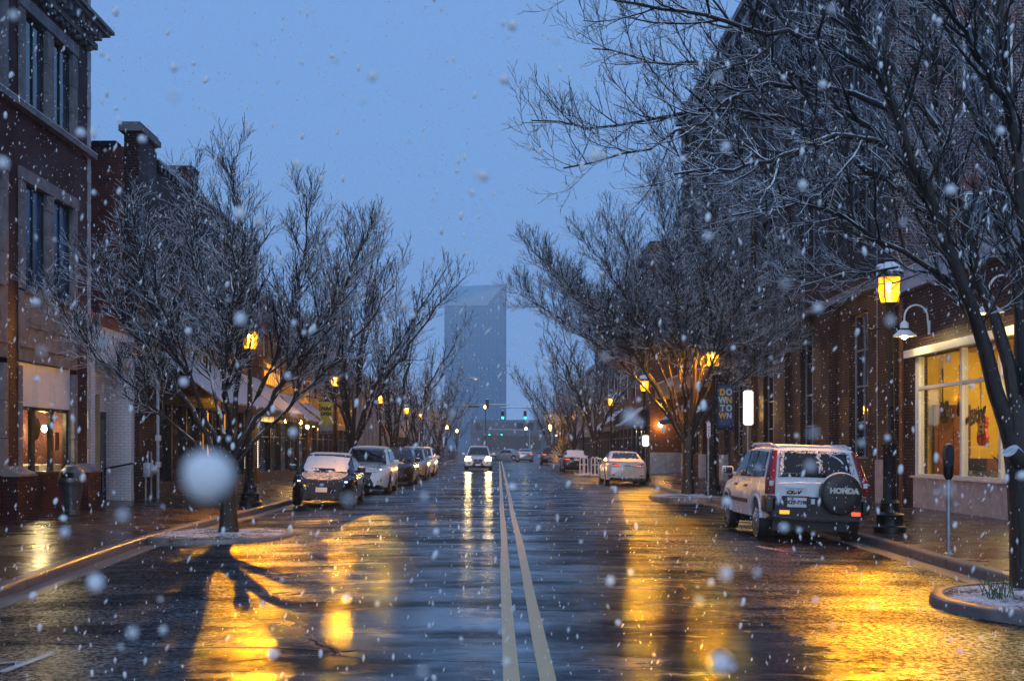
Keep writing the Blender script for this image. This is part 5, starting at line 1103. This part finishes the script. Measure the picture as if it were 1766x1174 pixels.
    # glass
    def glass_front(yb, yt, nm, inset=.86, fb=.04, ft=.07, mat_='car_glass'):
        q = MB(); nu, nv = 10, 6; dirn = 1 if yb > yt else -1
        for j in range(nv + 1):
            f = fb + (1 - fb - ft) * j / nv; y = yb + (yt - yb) * f; z1 = zt(y); hh = half(y, z1)
            for i in range(nu + 1):
                u = -1 + 2 * i / nu; dr = min(.055, max(.004, (z1 - belt(y) + .02) * .3)); z = z1 - dr * (abs(u) * inset) ** 3 * .5
                q.v.append((u * hh * inset, y + dirn * .012, z + .012))
        for j in range(nv):
            for i in range(nu): a = j * (nu + 1) + i; q.f.append((a, a + 1, a + nu + 2, a + nu + 1))
        ob = q.build(nm, mat_, t, True, local=True); so = ob.modifiers.new('thick', 'SOLIDIFY'); so.thickness = .02; so.offset = 0; return ob
    glass_front(ywb, ywt_, 'windscreen'); glass_front(yrb, yrt, 'rear_window', sp.get('rw_inset', .86), sp.get('rw_fb', .1), sp.get('rw_ft', .1))
    for poly in sp['side_glass']:
        for s_ in (-1, 1):
            q = MB(); k = len(poly); o_ = [(s_ * (half(y, z) + .016 + .008 * math.sin(math.pi * min(1, max(0, (z - belt(y)) / (rz_ - belt(y)))))), y, z) for y, z in poly]; ii = [(x - s_ * .03, y, z) for x, y, z in o_]
            q.add(o_ + ii, [tuple(range(k)), tuple(range(k, 2 * k))[::-1]] + [(i, (i + 1) % k, k + (i + 1) % k, k + i) for i in range(k)]); q.build('side_window', 'car_glass', t, local=True)
    # wheels
    for yw in (yf, yr):
        for s_ in (-1, 1):
            q = MB(); w = sp.get('tw', .2); x = s_ * (Wd / 2 - w / 2 - .015); pf = [(wr * .66, -w / 2 + .01), (wr * .93, -w / 2), (wr * .99, -w / 2 + .03), (wr, -w / 4), (wr, w / 4), (wr * .99, w / 2 - .03), (wr * .93, w / 2), (wr * .66, w / 2 - .01)]
            q.lathe(pf, (x, yw, wr), 30, 'x'); wheel = q.build('wheel', 'rubber', t, True, local=True)
            q = MB(); fx = x + s_ * (w / 2 - .02); q.lathe([(0, -.012), (wr * .62, -.012), (wr * .67, .012)] if s_ > 0 else [(wr * .67, -.012), (wr * .62, .012), (0, .012)], (fx - s_ * .03, yw, wr), 26, 'x'); q.lathe([(wr * .6, -.01), (wr * .68, 0), (wr * .68, .015), (wr * .61, .015)], (fx - .004, yw, wr), 26, 'x')
            for k in range(sp.get('spokes', 5)):
                a = 2 * math.pi * k / sp.get('spokes', 5) + .3; c, s2 = math.cos(a), math.sin(a); q.tube([(fx + s_ * .012, yw + c * wr * .1, wr + s2 * wr * .1), (fx, yw + c * wr * .63, wr + s2 * wr * .63)], [.045, .032], 6)
            q.ell((fx + s_ * .012, yw, wr), .02, .07, .07, 12, 8); q.build('rim', sp.get('rim', 'alloy'), wheel, True, local=True)
        q = MB(); q.box(-Wd / 2 + .22, Wd / 2 - .22, yw - Ra + .02, yw + Ra - .02, wr * .55, wr + Ra * .9); q.build('axle_housing', 'plastic', t, local=True)
    # mirrors
    for s_ in (-1, 1):
        q = MB(); y = sp.get('mir_y', ywb - .45); z = sp.get('mir_z', belt(y) + .09); x = s_ * (hb + .17); q.box(x - .115, x + .115, y - .06, y + .07, z - .085, z + .085, .05); q.tube([(s_ * (hb - .04), y + .02, z - .06), (x, y, z - .04)], .03, 8); mr = q.build('mirror', sp.get('mirror', sp['paint']), t, True, local=True); q = MB(); q.box(x - .09, x + .09, y - .068, y - .058, z - .065, z + .065, .004); q.build('mirror_glass', 'car_glass', mr, True, local=True)
        if sp.get('snowy'): q = MB(); q.ell((x, y, z + .07), .11, .07, .03); q.build('snow', 'snow', mr, True, local=True)
    for y in sp.get('handles', []):
        for s_, fc in ((-1, 'left'), (1, 'right')): z = belt(y) - .12; patch('door_handle', [(y - .1, z - .018), (y + .1, z - .018), (y + .1, z + .018), (y - .1, z + .018)], fc, sp.get('handle_m', sp['paint']), .035, grid=.2)
    for y in sp.get('seams', []):
        for fc in ('left', 'right'): patch('door_seam', [(y - .006, I(bot, y) + .1), (y + .006, I(bot, y) + .1), (y + .006, belt(y) - .04), (y - .006, belt(y) - .04)], fc, 'plastic', .002, grid=.12, skirt=.01)
    for nm, poly, fc, mat_, off in sp['trim']:
        lb = None
        if isinstance(nm, tuple): nm, lb = nm
        both = nm.startswith('*'); nm = nm.strip('*'); patch(nm, poly, fc, mat_, off, label=lb)
        if both:
            if fc in ('left', 'right'): patch(nm, poly, 'right' if fc == 'left' else 'left', mat_, off)
            else: patch(nm, mirror(poly), fc, mat_, off)
    if sp.get('cladding'):
        for yw in (yf, yr):
            for s_ in (-1, 1): q = MB(); q.tube([(s_ * (I(hwt, yw) * .985), yw + (Ra + .03) * math.cos(a), wr + (Ra + .03) * math.sin(a)) for a in np.linspace(.12, math.pi - .12, 18)], .035, 8); q.build('wheel_arch_trim', sp['cladding'], t, True, local=True)
    for y, x0, x1, z, txt, s_, mm, fc in sp.get('texts', []): pass
    sp['_fn'] = dict(patch=patch, zt=zt, half=half, belt=belt, hl=hl); return t
def rect(x0, x1, z0, z1): return [(x0, z0), (x1, z0), (x1, z1), (x0, z1)]
def snow_poly(x, y0, y1, seed, jit=.03, n=10):
    rg = random.Random(seed); a = [(-x + rg.uniform(-jit, jit), y0 + (y1 - y0) * i / 5) for i in range(6)]; b = [(-x + 2 * x * i / n, y1 + rg.uniform(-jit, jit)) for i in range(1, n)]; c = [(x + rg.uniform(-jit, jit), y1 + (y0 - y1) * i / 5) for i in range(6)]; d = [(x - 2 * x * i / n, y0 + rg.uniform(-jit, jit)) for i in range(1, n)]; return (a + b + c + d)[::-1]
def plate_text(t, txt, x, y, z, size, m, back):
    rot = FACE_CAM if back else Matrix.Rotation(math.pi, 4, 'Z') @ FACE_CAM
    return text('plate_lettering', txt, size, m, t, at((x, y, z), rot), .002, 0, .004)

# --- white off-roader seen from behind
def offroader():
    hl = 2.13
    sp = dict(cat='off-roader', L=4.26, W=1.78, H=1.68, wb=2.62, fo=.86, wr=.335, lean=1.9, paint='paint_white', crown=.035, mirror='paint_white',
        top=[(-hl, 1.03), (-hl + .05, 1.05), (0, 1.06), (.85, 1.06), (1.1, 1.04), (1.85, .95), (2.05, .86), (hl, .72)], bot=[(-hl, .42), (-1.9, .36), (1.9, .33), (hl, .40)],
        hw=[(-hl, .845), (-hl + .04, .87), (-hl + .2, .89), (1.5, .89), (1.95, .82), (2.08, .72), (hl, .60)], cab=(-hl + .015, -hl + .34, .10, .98, 1.665, .845, .69), rdrop=.03, fdrop=.04, rw_inset=.83, rw_fb=.13, rw_ft=.12,
        side_glass=[[(.80, 1.09), (.12, 1.56), (-.18, 1.57), (-.18, 1.09)], [(-.26, 1.09), (-.26, 1.57), (-.78, 1.57), (-.98, 1.09)], [(-1.08, 1.09), (-.90, 1.565), (-1.48, 1.55), (-1.66, 1.12)]], spokes=5, handles=[-.45, .42], handle_m='plastic', seams=[-.23, .95, -1.02], mir_y=.66, mir_z=1.17, cladding='paint_white',
        trim=[('bumper', rect(-.87, .87, .43, .74), 'back', 'plastic', .075), ('bumper_step', rect(-.62, .62, .742, .79), 'back', 'plastic', .05), ('*rub_strip', rect(-.62, 1.2, .60, .67), 'left', 'plastic', .02), ('tailgate_handle', rect(-.56, -.22, .93, .965), 'back', 'paint_white', .03),
              ('number_plate_recess', rect(-.62, -.16, .60, .80), 'back', 'plastic', .08), ('number_plate', rect(-.54, -.21, .61, .775), 'back', 'plate', .098), ('plate_lamp', rect(-.13, -.07, .67, .76), 'back', 'plate', .1), (('reflector', 'glowing orange red reflector'), rect(-.66, -.50, .49, .55), 'back', 'tail_amber', .095), (('reflector', 'glowing red reflector'), rect(.58, .72, .49, .55), 'back', 'tail_lit', .095), ('front_bumper', rect(-.6, .6, .40, .60), 'front', 'plastic', .03), ('*headlight', [(.3, .66), (.6, .66), (.62, .84), (.34, .8)], 'front', 'car_glass', .01), ('grille', rect(-.26, .26, .64, .76), 'front', 'plastic', .01), ('roof_snow', snow_poly(.60, -1.72, .05, 3), 'top', 'snow', .035)])
    t = car('off_roader', 'white off-roader seen from behind, spare wheel on its tailgate, parked by the right kerb', (5.47, 22.13, -.088), 0., sp); p = sp['_fn']['patch']
    for s_ in (-1, 1):                                            # tall tail lamps climbing the rear pillars
        q = MB(); pr = []
        for z in np.linspace(.82, 1.58, 10):
            f = max(0, (z - 1.05) / .6); yb = -hl + .0 + .32 * max(0, f) ** 1.05; xo = .865 - .165 * f; wd = .125 - .065 * f; pr.append([(s_ * (xo + .012), yb + .14, z), (s_ * (xo + .012), yb - .0, z), (s_ * (xo - .03), yb - .035, z), (s_ * (xo - wd), yb - .03, z), (s_ * (xo - wd), yb + .1, z)])
        for r_ in pr: q.v += r_
        for j in range(9):
            for i in range(5): a, b2 = j * 5 + i, j * 5 + (i + 1) % 5; q.f.append((a, b2, b2 + 5, a + 5))
        q.f += [(0, 1, 2, 3, 4), tuple(45 + k for k in (4, 3, 2, 1, 0))]; tl = q.build('tail_lamp', 'tail_red', t, True, local=True, angle=50)
        q = MB(); q.box(s_ * .775, s_ * .845, -hl - .045, -hl - .03, .965, 1.05, .006); q.build('clear_lens', 'plate', tl, local=True)
        q = MB(); q.tube([(s_ * .66, y, 1.69 + (0.0 if abs(y + .75) < .75 else -.035)) for y in np.linspace(-1.72, .1, 12)], .024, 8); q.build('roof_rail', 'paint_white', t, True, local=True)
        q = MB(); q.box(s_ * .70, s_ * .90, -hl - .075, -hl + .35, .50, .80, .05); q.build('bumper_corner', 'plastic', t, True, local=True)
    q = MB(); q.lathe([(0, -.02), (.20, -.02), (.30, -.012), (.34, .01), (.355, .05), (.355, .2), (.33, .23), (0, .23)], (.36, -hl - .25, .86), 36, 'y'); sw = q.build('spare_wheel', 'plastic', t, True, local=True)
    q = MB(); a_ = np.linspace(.35, math.pi - .5, 14); q.tube([(.36 + .358 * math.cos(a), -hl - .13, .86 + .358 * math.sin(a)) for a in a_], .022, 6); q.build('snow', 'snow', sw, True, local=True)
    text('lettering', 'HONDA', .125, 'lettering_silver', sw, at((.38, -hl - .275, .915)), .004, 0, .009, 1.05)
    text('badge', 'CR-V', .085, 'lettering_dark', t, at((-.42, -hl - .022, .86)), .004, .25, .004, 1.3); text('badge', 'H', .06, 'lettering_silver', t, at((.0, -hl - .02, 1.075)), .006)
    plate_text(t, 'XZF-7198', -.375, -hl - .102, .69, .085, 'lettering_dark', True); plate_text(t, '* 09', -.46, -hl - .102, .755, .03, 'lettering_dark', True)
    # snow on the rear glass edges and a wiped streak
    f = sp['_fn']; q = MB()
    def on_glass(u, fr): y = -hl + .015 + .325 * fr; z = f['zt'](y); return (u * f['half'](y, z), y - .03, z + .012)
    rg = random.Random(2)
    for u0, u1, f0, f1 in ((-.82, -.74, .14, .86), (.74, .82, .14, .86), (-.74, .74, .80, .87)):
        for i in range(170):
            u, fr = rg.uniform(u0, u1), rg.uniform(f0, f1); c = on_glass(u, fr); q.ell(c, rg.uniform(.005, .016), .006, rg.uniform(.005, .014), 6, 4)
    for k in range(26):
        fr = .82 - k * .012; c = on_glass(.30 + .010 * k + .1 * math.sin(k * .1), fr); q.ell(c, .014, .008, .014, 6, 4)
    for k in range(34): c = on_glass(.08 + rg.gauss(0, .035), .82 - k * .017); q.ell(c, rg.uniform(.008, .022), .008, rg.uniform(.008, .025), 6, 4)
    tag(q.build('rear_window_snow', 'snow', t, True, local=True), None, None, None, 'stuff')
    q = MB(); q.tube([(.05, -hl + .02, 1.13), (.12, -hl + .1, 1.3)], .008, 5); q.build('rear_wiper', 'plastic', t, local=True); q = MB(); q.tube([(-.0, .0, 1.66), (-.05, -.25, 1.95)], .005, 5); q.build('aerial', 'plastic', t, local=True)
offroader()
SIDE_SEDAN = [[(.78, .97), (.28, 1.35), (-.02, 1.37), (-.02, .97)], [(-.08, .97), (-.08, 1.37), (-.65, 1.33), (-1.0, .99)]]
def sedan_spec(paint, **k):
    hl = 2.31; sp = dict(L=4.62, W=1.78, H=1.45, wb=2.65, fo=.88, wr=.32, lean=1.9, paint=paint, crown=.05, top=[(-hl, .88), (-2.2, 1.0), (-1.9, 1.03), (-1.5, 1.01), (.9, .96), (1.15, .93), (1.95, .80), (2.2, .70), (hl, .58)], bot=[(-hl, .34), (-2.1, .22), (2.0, .2), (hl, .3)], hw=[(-hl, .70), (-hl + .06, .79), (-hl + .25, .86), (-1.5, .89), (1.4, .885), (1.95, .82), (2.18, .70), (hl, .54)], cab=(-1.72, -.86, .28, 1.08, 1.45, .80, .60), rw_inset=.84, rw_fb=.12, rw_ft=.08, side_glass=SIDE_SEDAN, handles=[-.75, .2], seams=[-.05, .95], spokes=10,
        trim=[('boot_lid_line', rect(-.6, .6, .80, .812), 'back', 'plastic', .003), ('number_plate', rect(-.16, .16, .80, .93), 'back', 'plate', .02), ('*tail_lamp', [(.36, .83), (.80, .80), (.84, .93), (.74, .97), (.36, .90)], 'back', 'tail_red', .012), ('*reflector', rect(.52, .74, .43, .47), 'back', 'tail_red', .012), ('lower_bumper', rect(-.72, .72, .26, .36), 'back', 'plastic', .012), ('badge', [(-.04, .945), (0, .93), (.04, .945), (.04, .985), (0, 1.0), (-.04, .985)], 'back', 'chrome', .015),
              ('roof_snow', snow_poly(.56, -.80, .28, 5), 'top', 'snow', .035), ('boot_snow', snow_poly(.74, -2.2, -1.55, 6, .05, 16), 'top', 'snow', .05), ('window_snow', snow_poly(.62, -1.72, -1.52, 7, .05, 18), 'top', 'snow', .05)], snowy=True); sp.update(k); return sp
def sedan_white():
    sp = sedan_spec('paint_pearl'); t = car('sedan', 'pearl white sedan seen from behind with snow on its boot by the tree island', (5.5, 52.0, -.08), 0., sp)
    sp['_fn']['patch']('*tail_glow'.strip('*'), rect(.38, .56, .85, .885), 'back', 'tail_lit', .016); sp['_fn']['patch']('tail_glow', rect(-.56, -.38, .85, .885), 'back', 'tail_lit', .016); plate_text(t, 'VHB 204', 0, -2.345, .865, .07, 'lettering_dark', True)
    q = MB(); q.tube([(0, -.7, 1.45), (0, -.78, 1.6)], .01, 5); q.build('aerial', 'plastic', t, local=True)
sedan_white()
def sedan_dark():
    sp = sedan_spec('paint_navy'); sp['trim'] = sp['trim'] + [('rear_window_snow', snow_poly(.56, -1.6, -.85, 9), 'top', 'snow', .045)]; t = car('sedan', 'dark navy sedan with snow over its rear window, parked beyond the bicycle posts', (5.1, 78.8, -.08), 0., sp); sp['_fn']['patch']('tail_glow', rect(-.78, -.45, .85, .90), 'back', 'tail_lit', .016)
sedan_dark()
def sedan_far():
    sp = sedan_spec('paint_silver', lean=.5); t = car('sedan', 'small distant grey sedan with lit tail lamps driving away up the right lane', (2.9, 131, -.03), R(3), sp)
    for a in (-1, 1): sp['_fn']['patch']('tail_glow', rect(min(a * .45, a * .78), max(a * .45, a * .78), .84, .93), 'back', 'tail_lit', .016)
    sp = sedan_spec('paint_silver', lean=0); car('sedan', 'distant silver sedan side on at the crossing, left of the grey one', (1.0, 145, -.05), R(70), sp)
sedan_far()
def suv_spec(paint, **k):
    hl = 2.35; sp = dict(cat='car', L=4.7, W=1.88, H=1.68, wb=2.75, fo=.92, wr=.36, lean=-1.5, paint=paint, crown=.05, top=[(-hl, .95), (-hl + .06, 1.06), (0, 1.08), (.95, 1.07), (1.15, 1.06), (1.9, .96), (2.2, .86), (hl, .68)], bot=[(-hl, .42), (-2.1, .26), (2.1, .26), (hl, .36)], hw=[(-hl, .78), (-hl + .1, .87), (-hl + .3, .93), (1.4, .935), (1.95, .88), (2.2, .76), (hl, .58)], cab=(-hl + .05, -1.8, .15, 1.12, 1.67, .86, .66),
        side_glass=[[(.82, 1.12), (.2, 1.57), (-.1, 1.58), (-.1, 1.12)], [(-.16, 1.12), (-.16, 1.58), (-.9, 1.56), (-1.0, 1.12)], [(-1.08, 1.14), (-.98, 1.56), (-1.55, 1.5), (-1.9, 1.16)]], handles=[-.7, .25], seams=[-.13, 1.0], spokes=10,
        trim=[('windscreen_scuttle', rect(-.7, .7, 1.1, 1.16), 'top', 'plastic', .006), ('grille', [(-.30, .50), (.30, .50), (.40, .36), (.34, .82), (.22, .90), (-.22, .90), (-.34, .82), (-.40, .36)][0:0] + [(-.42, .36), (.42, .36), (.27, .62), (.36, .88), (-.36, .88), (-.27, .62)], 'front', 'plastic', .012), ('*headlight', [(.36, .80), (.78, .86), (.80, .98), (.62, .97), (.38, .88)], 'front', 'car_glass', .012), ('*fog_lamp', [(.52, .44), (.66, .5), (.66, .60), (.52, .52)], 'front', 'plastic', .012), ('lower_bumper', rect(-.6, .6, .28, .36), 'front', 'plastic', .015), ('badge', [(-.05, .7), (0, .66), (.05, .7), (.05, .76), (0, .79), (-.05, .76)], 'front', 'chrome', .02), ('*tail_lamp', [(.5, .95), (.82, .95), (.82, 1.05), (.5, 1.03)], 'back', 'tail_red', .012)], snowy=True); sp.update(k); return sp
HATCH = dict(L=4.5, W=1.76, H=1.47, wb=2.7, fo=.95, wr=.32, lean=-1.9, paint='paint_black', crown=.05)
def hatch():
    hl = 2.25; sp = dict(HATCH, top=[(-hl, .95), (-hl + .08, 1.05), (0, 1.0), (1.2, .97), (1.35, .95), (1.8, .86), (2.1, .74), (hl, .58)], bot=[(-hl, .4), (-2, .22), (2.0, .2), (hl, .24)], hw=[(-hl, .70), (-hl + .1, .8), (-1.7, .87), (1.4, .88), (1.85, .83), (2.08, .72), (hl, .56)], cab=(-2.1, -.7, .35, 1.4, 1.47, .80, .58), side_glass=[[(1.05, .99), (.4, 1.36), (-.02, 1.4), (-.02, .99)], [(-.08, .99), (-.08, 1.4), (-.7, 1.35), (-1.2, 1.03)]], handles=[-.6, .3], seams=[-.05, 1.15], spokes=10, snowy=True,
        trim=[('lower_grille', [(-.42, .24), (.42, .24), (.36, .42), (-.36, .42)], 'front', 'plastic', .012), ('bumper_lip', rect(-.56, .56, .20, .235), 'front', 'plastic', .03), ('number_plate', rect(-.155, .155, .43, .56), 'front', 'plate', .03), ('badge', [(-.06, .61), (0, .585), (.06, .61), (.06, .65), (0, .672), (-.06, .65)], 'front', 'chrome', .02), ('*headlight', [(.40, .64), (.66, .66), (.78, .80), (.72, .82), (.44, .70)], 'front', 'car_glass', .01), ('*running_lamp', rect(.60, .68, .70, .735), 'front', 'drl', .02), ('*fog_lamp', [(.48, .30), (.56, .30), (.56, .46), (.5, .44)], 'front', 'plastic', .015), ('*amber_reflection_trim'.replace('amber_reflection_', 'skirt_'), rect(-.9, 1.0, .25, .31), 'left', 'plastic', .015), ('*tail_lamp', [(.5, .8), (.74, .8), (.74, 1.0), (.6, 1.0)], 'back', 'tail_red', .01),
              ('bonnet_snow', [(-.64, 1.42), (.64, 1.42), (.6, 1.75), (.46, 1.98), (.2, 2.06), (-.2, 2.06), (-.46, 1.98), (-.6, 1.75)], 'top', 'thin_snow', .016), ('windscreen_snow', snow_poly(.60, .52, 1.36, 11, .03), 'top', 'snow', .03), ('roof_snow', snow_poly(.54, -.9, .30, 12), 'top', 'snow', .035)])
    t = car('hatchback', 'black hatchback facing us, snow on its windscreen, first in the parked row', (-4.93, 33.75, -.08), R(182.5), sp); plate_text(t, '4AR 357', 0, hl + .006, .495, .085, 'lettering_dark', False)
hatch()
def suv_row():
    sp = suv_spec('paint_pearl'); sp['trim'] = sp['trim'] + [('roof_snow', snow_poly(.58, -1.6, .15, 21), 'top', 'snow', .04), ('bonnet_snow', snow_poly(.62, 1.2, 2.0, 22), 'top', 'thin_snow', .012)]; t = car('crossover', 'pearl white crossover with a large dark grille parked behind the black hatchback', (-4.75, 42.2, -.08), R(181), sp)
    for a in (-1, 1): sp['_fn']['patch']('running_lamp', rect(min(a * .58, a * .64), max(a * .58, a * .64), .89, .93), 'front', 'drl', .022)
    sp = suv_spec('paint_black'); sp['trim'] = [(n, p, f, 'car_glass' if n == 'grille' else m, o) for n, p, f, m, o in sp['trim']] + [('grille_bars', rect(-.27, .27, .5, .84), 'front', 'plastic', .022), ('bonnet_snow', snow_poly(.5, 1.3, 1.8, 23, .1), 'top', 'thin_snow', .012)]
    t = car('crossover', 'black crossover third in the parked row on the left', (-4.55, 50.6, -.08), R(180.5), sp)
    q = MB(); [q.tube([(-.25, 2.4, z), (.25, 2.4, z)], .01, 5) for z in (.54, .62, .70, .78)]; q.build('chrome_bars', 'chrome', t, local=True)
    sp = suv_spec('paint_silver'); sp['trim'] = sp['trim'] + [('roof_snow', snow_poly(.58, -1.6, .15, 24), 'top', 'snow', .04), ('windscreen_snow', snow_poly(.6, .35, 1.05, 25, .06), 'top', 'thin_snow', .02), ('bonnet_snow', snow_poly(.62, 1.2, 2.0, 26), 'top', 'thin_snow', .012)]; car('crossover', 'snowy silver crossover fourth in the parked row on the left', (-4.55, 59.5, -.08), R(180.5), sp)
    sp = suv_spec('paint_white'); sp['trim'] = sp['trim'] + [('roof_snow', snow_poly(.58, -1.6, .15, 27), 'top', 'snow', .04)]; car('crossover', 'white crossover last in the parked row on the left', (-4.55, 66.8, -.08), R(180), sp)
    sp = suv_spec('paint_pearl', lean=-.4); sp['trim'] = [x for x in sp['trim'] if 'headlight' not in x[0]] + [('number_plate', rect(-.17, .17, .36, .48), 'front', 'plate', .03), ('*headlight', [(.50, .70), (.86, .70), (.88, .98), (.52, .96)], 'front', 'headlamp', .02), ('roof_snow', snow_poly(.58, -1.6, .15, 28), 'top', 'snow', .04)]
    sp['hw'] = [(-2.35, .85), (-2.2, .92), (1.9, .93), (2.2, .92), (2.35, .88)]; t = car('oncoming_car', 'white car driving towards us with dazzling headlights in the left lane', (-1.40, 80.6, -.01), R(180), sp)
    for s_ in (-1, 1):
        ld = bpy.data.lights.new('headlight_beam', 'SPOT'); ld.energy = 150; ld.spot_size = R(50); ld.spot_blend = .8; ld.shadow_soft_size = .17; ld.color = (1, .70, .30); lo = bpy.data.objects.new('headlight_beam', ld); COL.objects.link(lo); lo.parent = t; lo.location = (s_ * .7, 2.45, .86); lo.rotation_euler = (R(87), 0, 0)
    sp = suv_spec('paint_black', lean=1.5); t = car('wagon', 'dark wagon with one red tail lamp visible, parked far up the right kerb', (4.95, 112, -.08), R(0), sp); sp['_fn']['patch']('tail_glow', rect(-.8, -.5, .96, 1.04), 'back', 'tail_lit', .02)
    sp = suv_spec('paint_silver', lean=0); car('crossover', 'far grey crossover waiting on the left of the crossing road', (-9.5, 146, -.1), R(95), sp)
suv_row()

# ------------------------------------------------------------------ falling snow
def flake_mesh(seed, lumps=5, el=1.0):
    rg = random.Random(seed); bm = bmesh.new(); bmesh.ops.create_icosphere(bm, subdivisions=2, radius=1)
    ph = [(Vector((rg.gauss(0, 1), rg.gauss(0, 1), rg.gauss(0, 1))).normalized(), rg.uniform(.12, .38)) for _ in range(lumps)]
    for v in bm.verts:
        k = 1 + sum(a * max(0, v.co.normalized().dot(d)) ** 3 for d, a in ph) - .1; v.co *= k; v.co.z *= el
    me = bpy.data.meshes.new('snowflake'); bm.to_mesh(me); bm.free(); me.polygons.foreach_set('use_smooth', [True] * len(me.polygons)); me.materials.append(M['flake']); return me
FM = [flake_mesh(i) for i in range(4)]; FS = [flake_mesh(i + 10, 4, 2.4) for i in range(3)]
big = [(-0.104,0.415,1.54,0.009),(0.014,1.231,1.998,0.0047),(0.006,1.231,1.94,0.0047),(-0.014,1.067,1.8,0.0047),(-0.373,1.333,1.987,0.0047),(-0.146,0.521,1.708,0.0017),(-0.701,2.667,2.433,0.0047),(-0.21,0.941,1.74,0.0047),(-0.21,0.941,1.654,0.0047),(-0.334,1.231,1.62,0.0047),(-0.226,0.66,1.61,0.0017),(-0.242,0.696,1.469,0.0047),(-0.208,0.658,1.445,0.003),(-0.293,0.9,1.396,0.0017),(-0.292,0.781,1.493,0.003),(-0.667,1.778,1.442,0.0047),(-0.289,0.99,1.421,0.0017),(-0.175,1.333,1.377,0.0047),(-0.223,1.143,1.347,0.0047),(-0.064,0.495,1.528,0.0017),(-0.102,1.882,1.414,0.0047),(0.118,1.231,1.409,0.0047),(0.206,2.0,1.25,0.0047),(0.114,0.66,1.463,0.0017),(0.099,0.516,1.454,0.0047),(0.219,0.893,1.489,0.003),(0.262,1.333,1.488,0.0047),(0.149,0.55,1.557,0.0017),(0.192,0.495,1.532,0.0017),(0.074,0.889,1.774,0.0047),(0.282,1.778,1.992,0.0047),(0.161,0.893,1.713,0.003),(0.492,2.0,2.188,0.0047),(0.407,1.455,2.005,0.0047),(0.322,1.231,1.829,0.0047),(0.229,0.833,1.65,0.003),(0.144,0.582,1.632,0.0017),(0.446,1.143,1.804,0.0047),(0.629,1.455,1.947,0.0047),(0.675,1.778,2.204,0.0047),(0.202,2.286,1.894,0.0047),(0.083,2.0,1.703,0.0047),(-0.132,1.778,1.752,0.0047),(0.017,1.455,1.501,0.0047),(-0.038,0.582,1.438,0.0017),(0.007,1.042,1.358,0.003),(-0.642,1.6,1.346,0.0047),(0.003,1.1,1.376,0.0017),(0.797,2.0,1.199,0.0047),(0.601,1.333,1.518,0.0047),(-0.476,1.778,1.729,0.0047),(-0.796,2.0,1.669,0.0047),(-0.875,2.286,1.609,0.0047),(-0.58,1.455,1.733,0.0047),(-0.444,1.231,1.884,0.0047),(-0.447,1.455,1.937,0.0047),(0.045,0.9,1.865,0.0017),(0.081,0.99,1.902,0.0017),(0.01,1.237,1.988,0.0017),(-0.329,2.286,2.321,0.0047),(-0.096,2.667,2.186,0.0047),(0.003,1.1,1.794,0.0017),(-0.049,0.495,1.649,0.0017),(-0.177,1.1,1.964,0.0017),(-0.231,1.1,1.933,0.0017),(-0.881,2.667,2.329,0.0047),(0.463,2.286,1.747,0.0047)]
for i, (x, y, z, r) in enumerate(big):
    o = bpy.data.objects.new('snowflake', FM[i % 4]); COL.objects.link(o); o.location = (x, y, z); o.scale = (r, r, r); o.rotation_euler = (i, i * 2.1, i * .7)
    tag(o, 'white snowflake falling through the dusk air above the street' if i else 'largest snowflake, a soft white disc in front of the left tree trunk', 'snowflake', 'falling snowflakes' if i else None)
rg = random.Random(77); pts = []
while len(pts) < 20000:
    y = 1.8 + 26 * rg.random() ** .62; x = rg.uniform(-.56, .56) * y; z = HC + rg.uniform(-.3, .47) * y
    if z < .1 or z > 12 or x < XL + .2 or x > XR - .2: continue
    pts.append((y, x, z, rg.uniform(.0018, .0046)))
for _ in range(100):                                            # flakes close by, melting into soft discs
    y = rg.uniform(.55, 2.4); x = rg.uniform(-.43, .43) * y; z = HC + rg.uniform(-.19, .38) * y; o = bpy.data.objects.new('snowflake', FM[_ % 4]); COL.objects.link(o); r = rg.choice((.0016, .002, .0026, .0032)); o.location = (x, y, z); o.scale = (r, r, r * 1.2); tag(o, 'white snowflake falling through the dusk air above the street', 'snowflake', 'falling snowflakes')
pts.sort(key=lambda p: p[0] / p[3]); near, rest = pts[:130], pts[130:]
for i, (y, x, z, r) in enumerate(near):
    o = bpy.data.objects.new('snowflake', FS[i % 3]); COL.objects.link(o); o.location = (x, y, z); o.scale = (r, r, r); o.rotation_euler = (rg.gauss(0, .3), rg.gauss(.15, .25), 0); tag(o, 'white snowflake falling through the dusk air above the street', 'snowflake', 'falling snowflakes')
V, F = [], []
for y, x, z, r in rest:
    o = len(V); r *= 1.15; h = r * rg.uniform(1.8, 3.2); dx = h * rg.gauss(.12, .25); V += [(x - dx, y, z - h), (x + r, y, z), (x, y + r, z), (x - r, y, z), (x, y - r, z), (x + dx, y, z + h)]
    F += [(o, o + 2, o + 1), (o, o + 3, o + 2), (o, o + 4, o + 3), (o, o + 1, o + 4), (o + 5, o + 1, o + 2), (o + 5, o + 2, o + 3), (o + 5, o + 3, o + 4), (o + 5, o + 4, o + 1)]
me = bpy.data.meshes.new('falling_snow'); me.from_pydata(V, [], F); me.materials.append(M['flake']); o = bpy.data.objects.new('falling_snow', me); COL.objects.link(o); tag(o, 'fine white snow falling all over the street', None, None, 'stuff')

# ------------------------------------------------------------------ snowy air
q = N('snowy air'); q.t.nodes.remove(q.b); pv = q.n('VolumePrincipled'); pv.inputs['Color'].default_value = (.86, .92, 1, 1); pv.inputs['Density'].default_value = .0007; pv.inputs['Anisotropy'].default_value = .25; q.l(pv.outputs[0], q.o.inputs['Volume'])
m = MB(); m.box(-396, 396, -15, 613, -1.3, 80); h = m.build('haze', q.m); tag(h, 'pale air thick with fine snow', None, None, 'stuff')
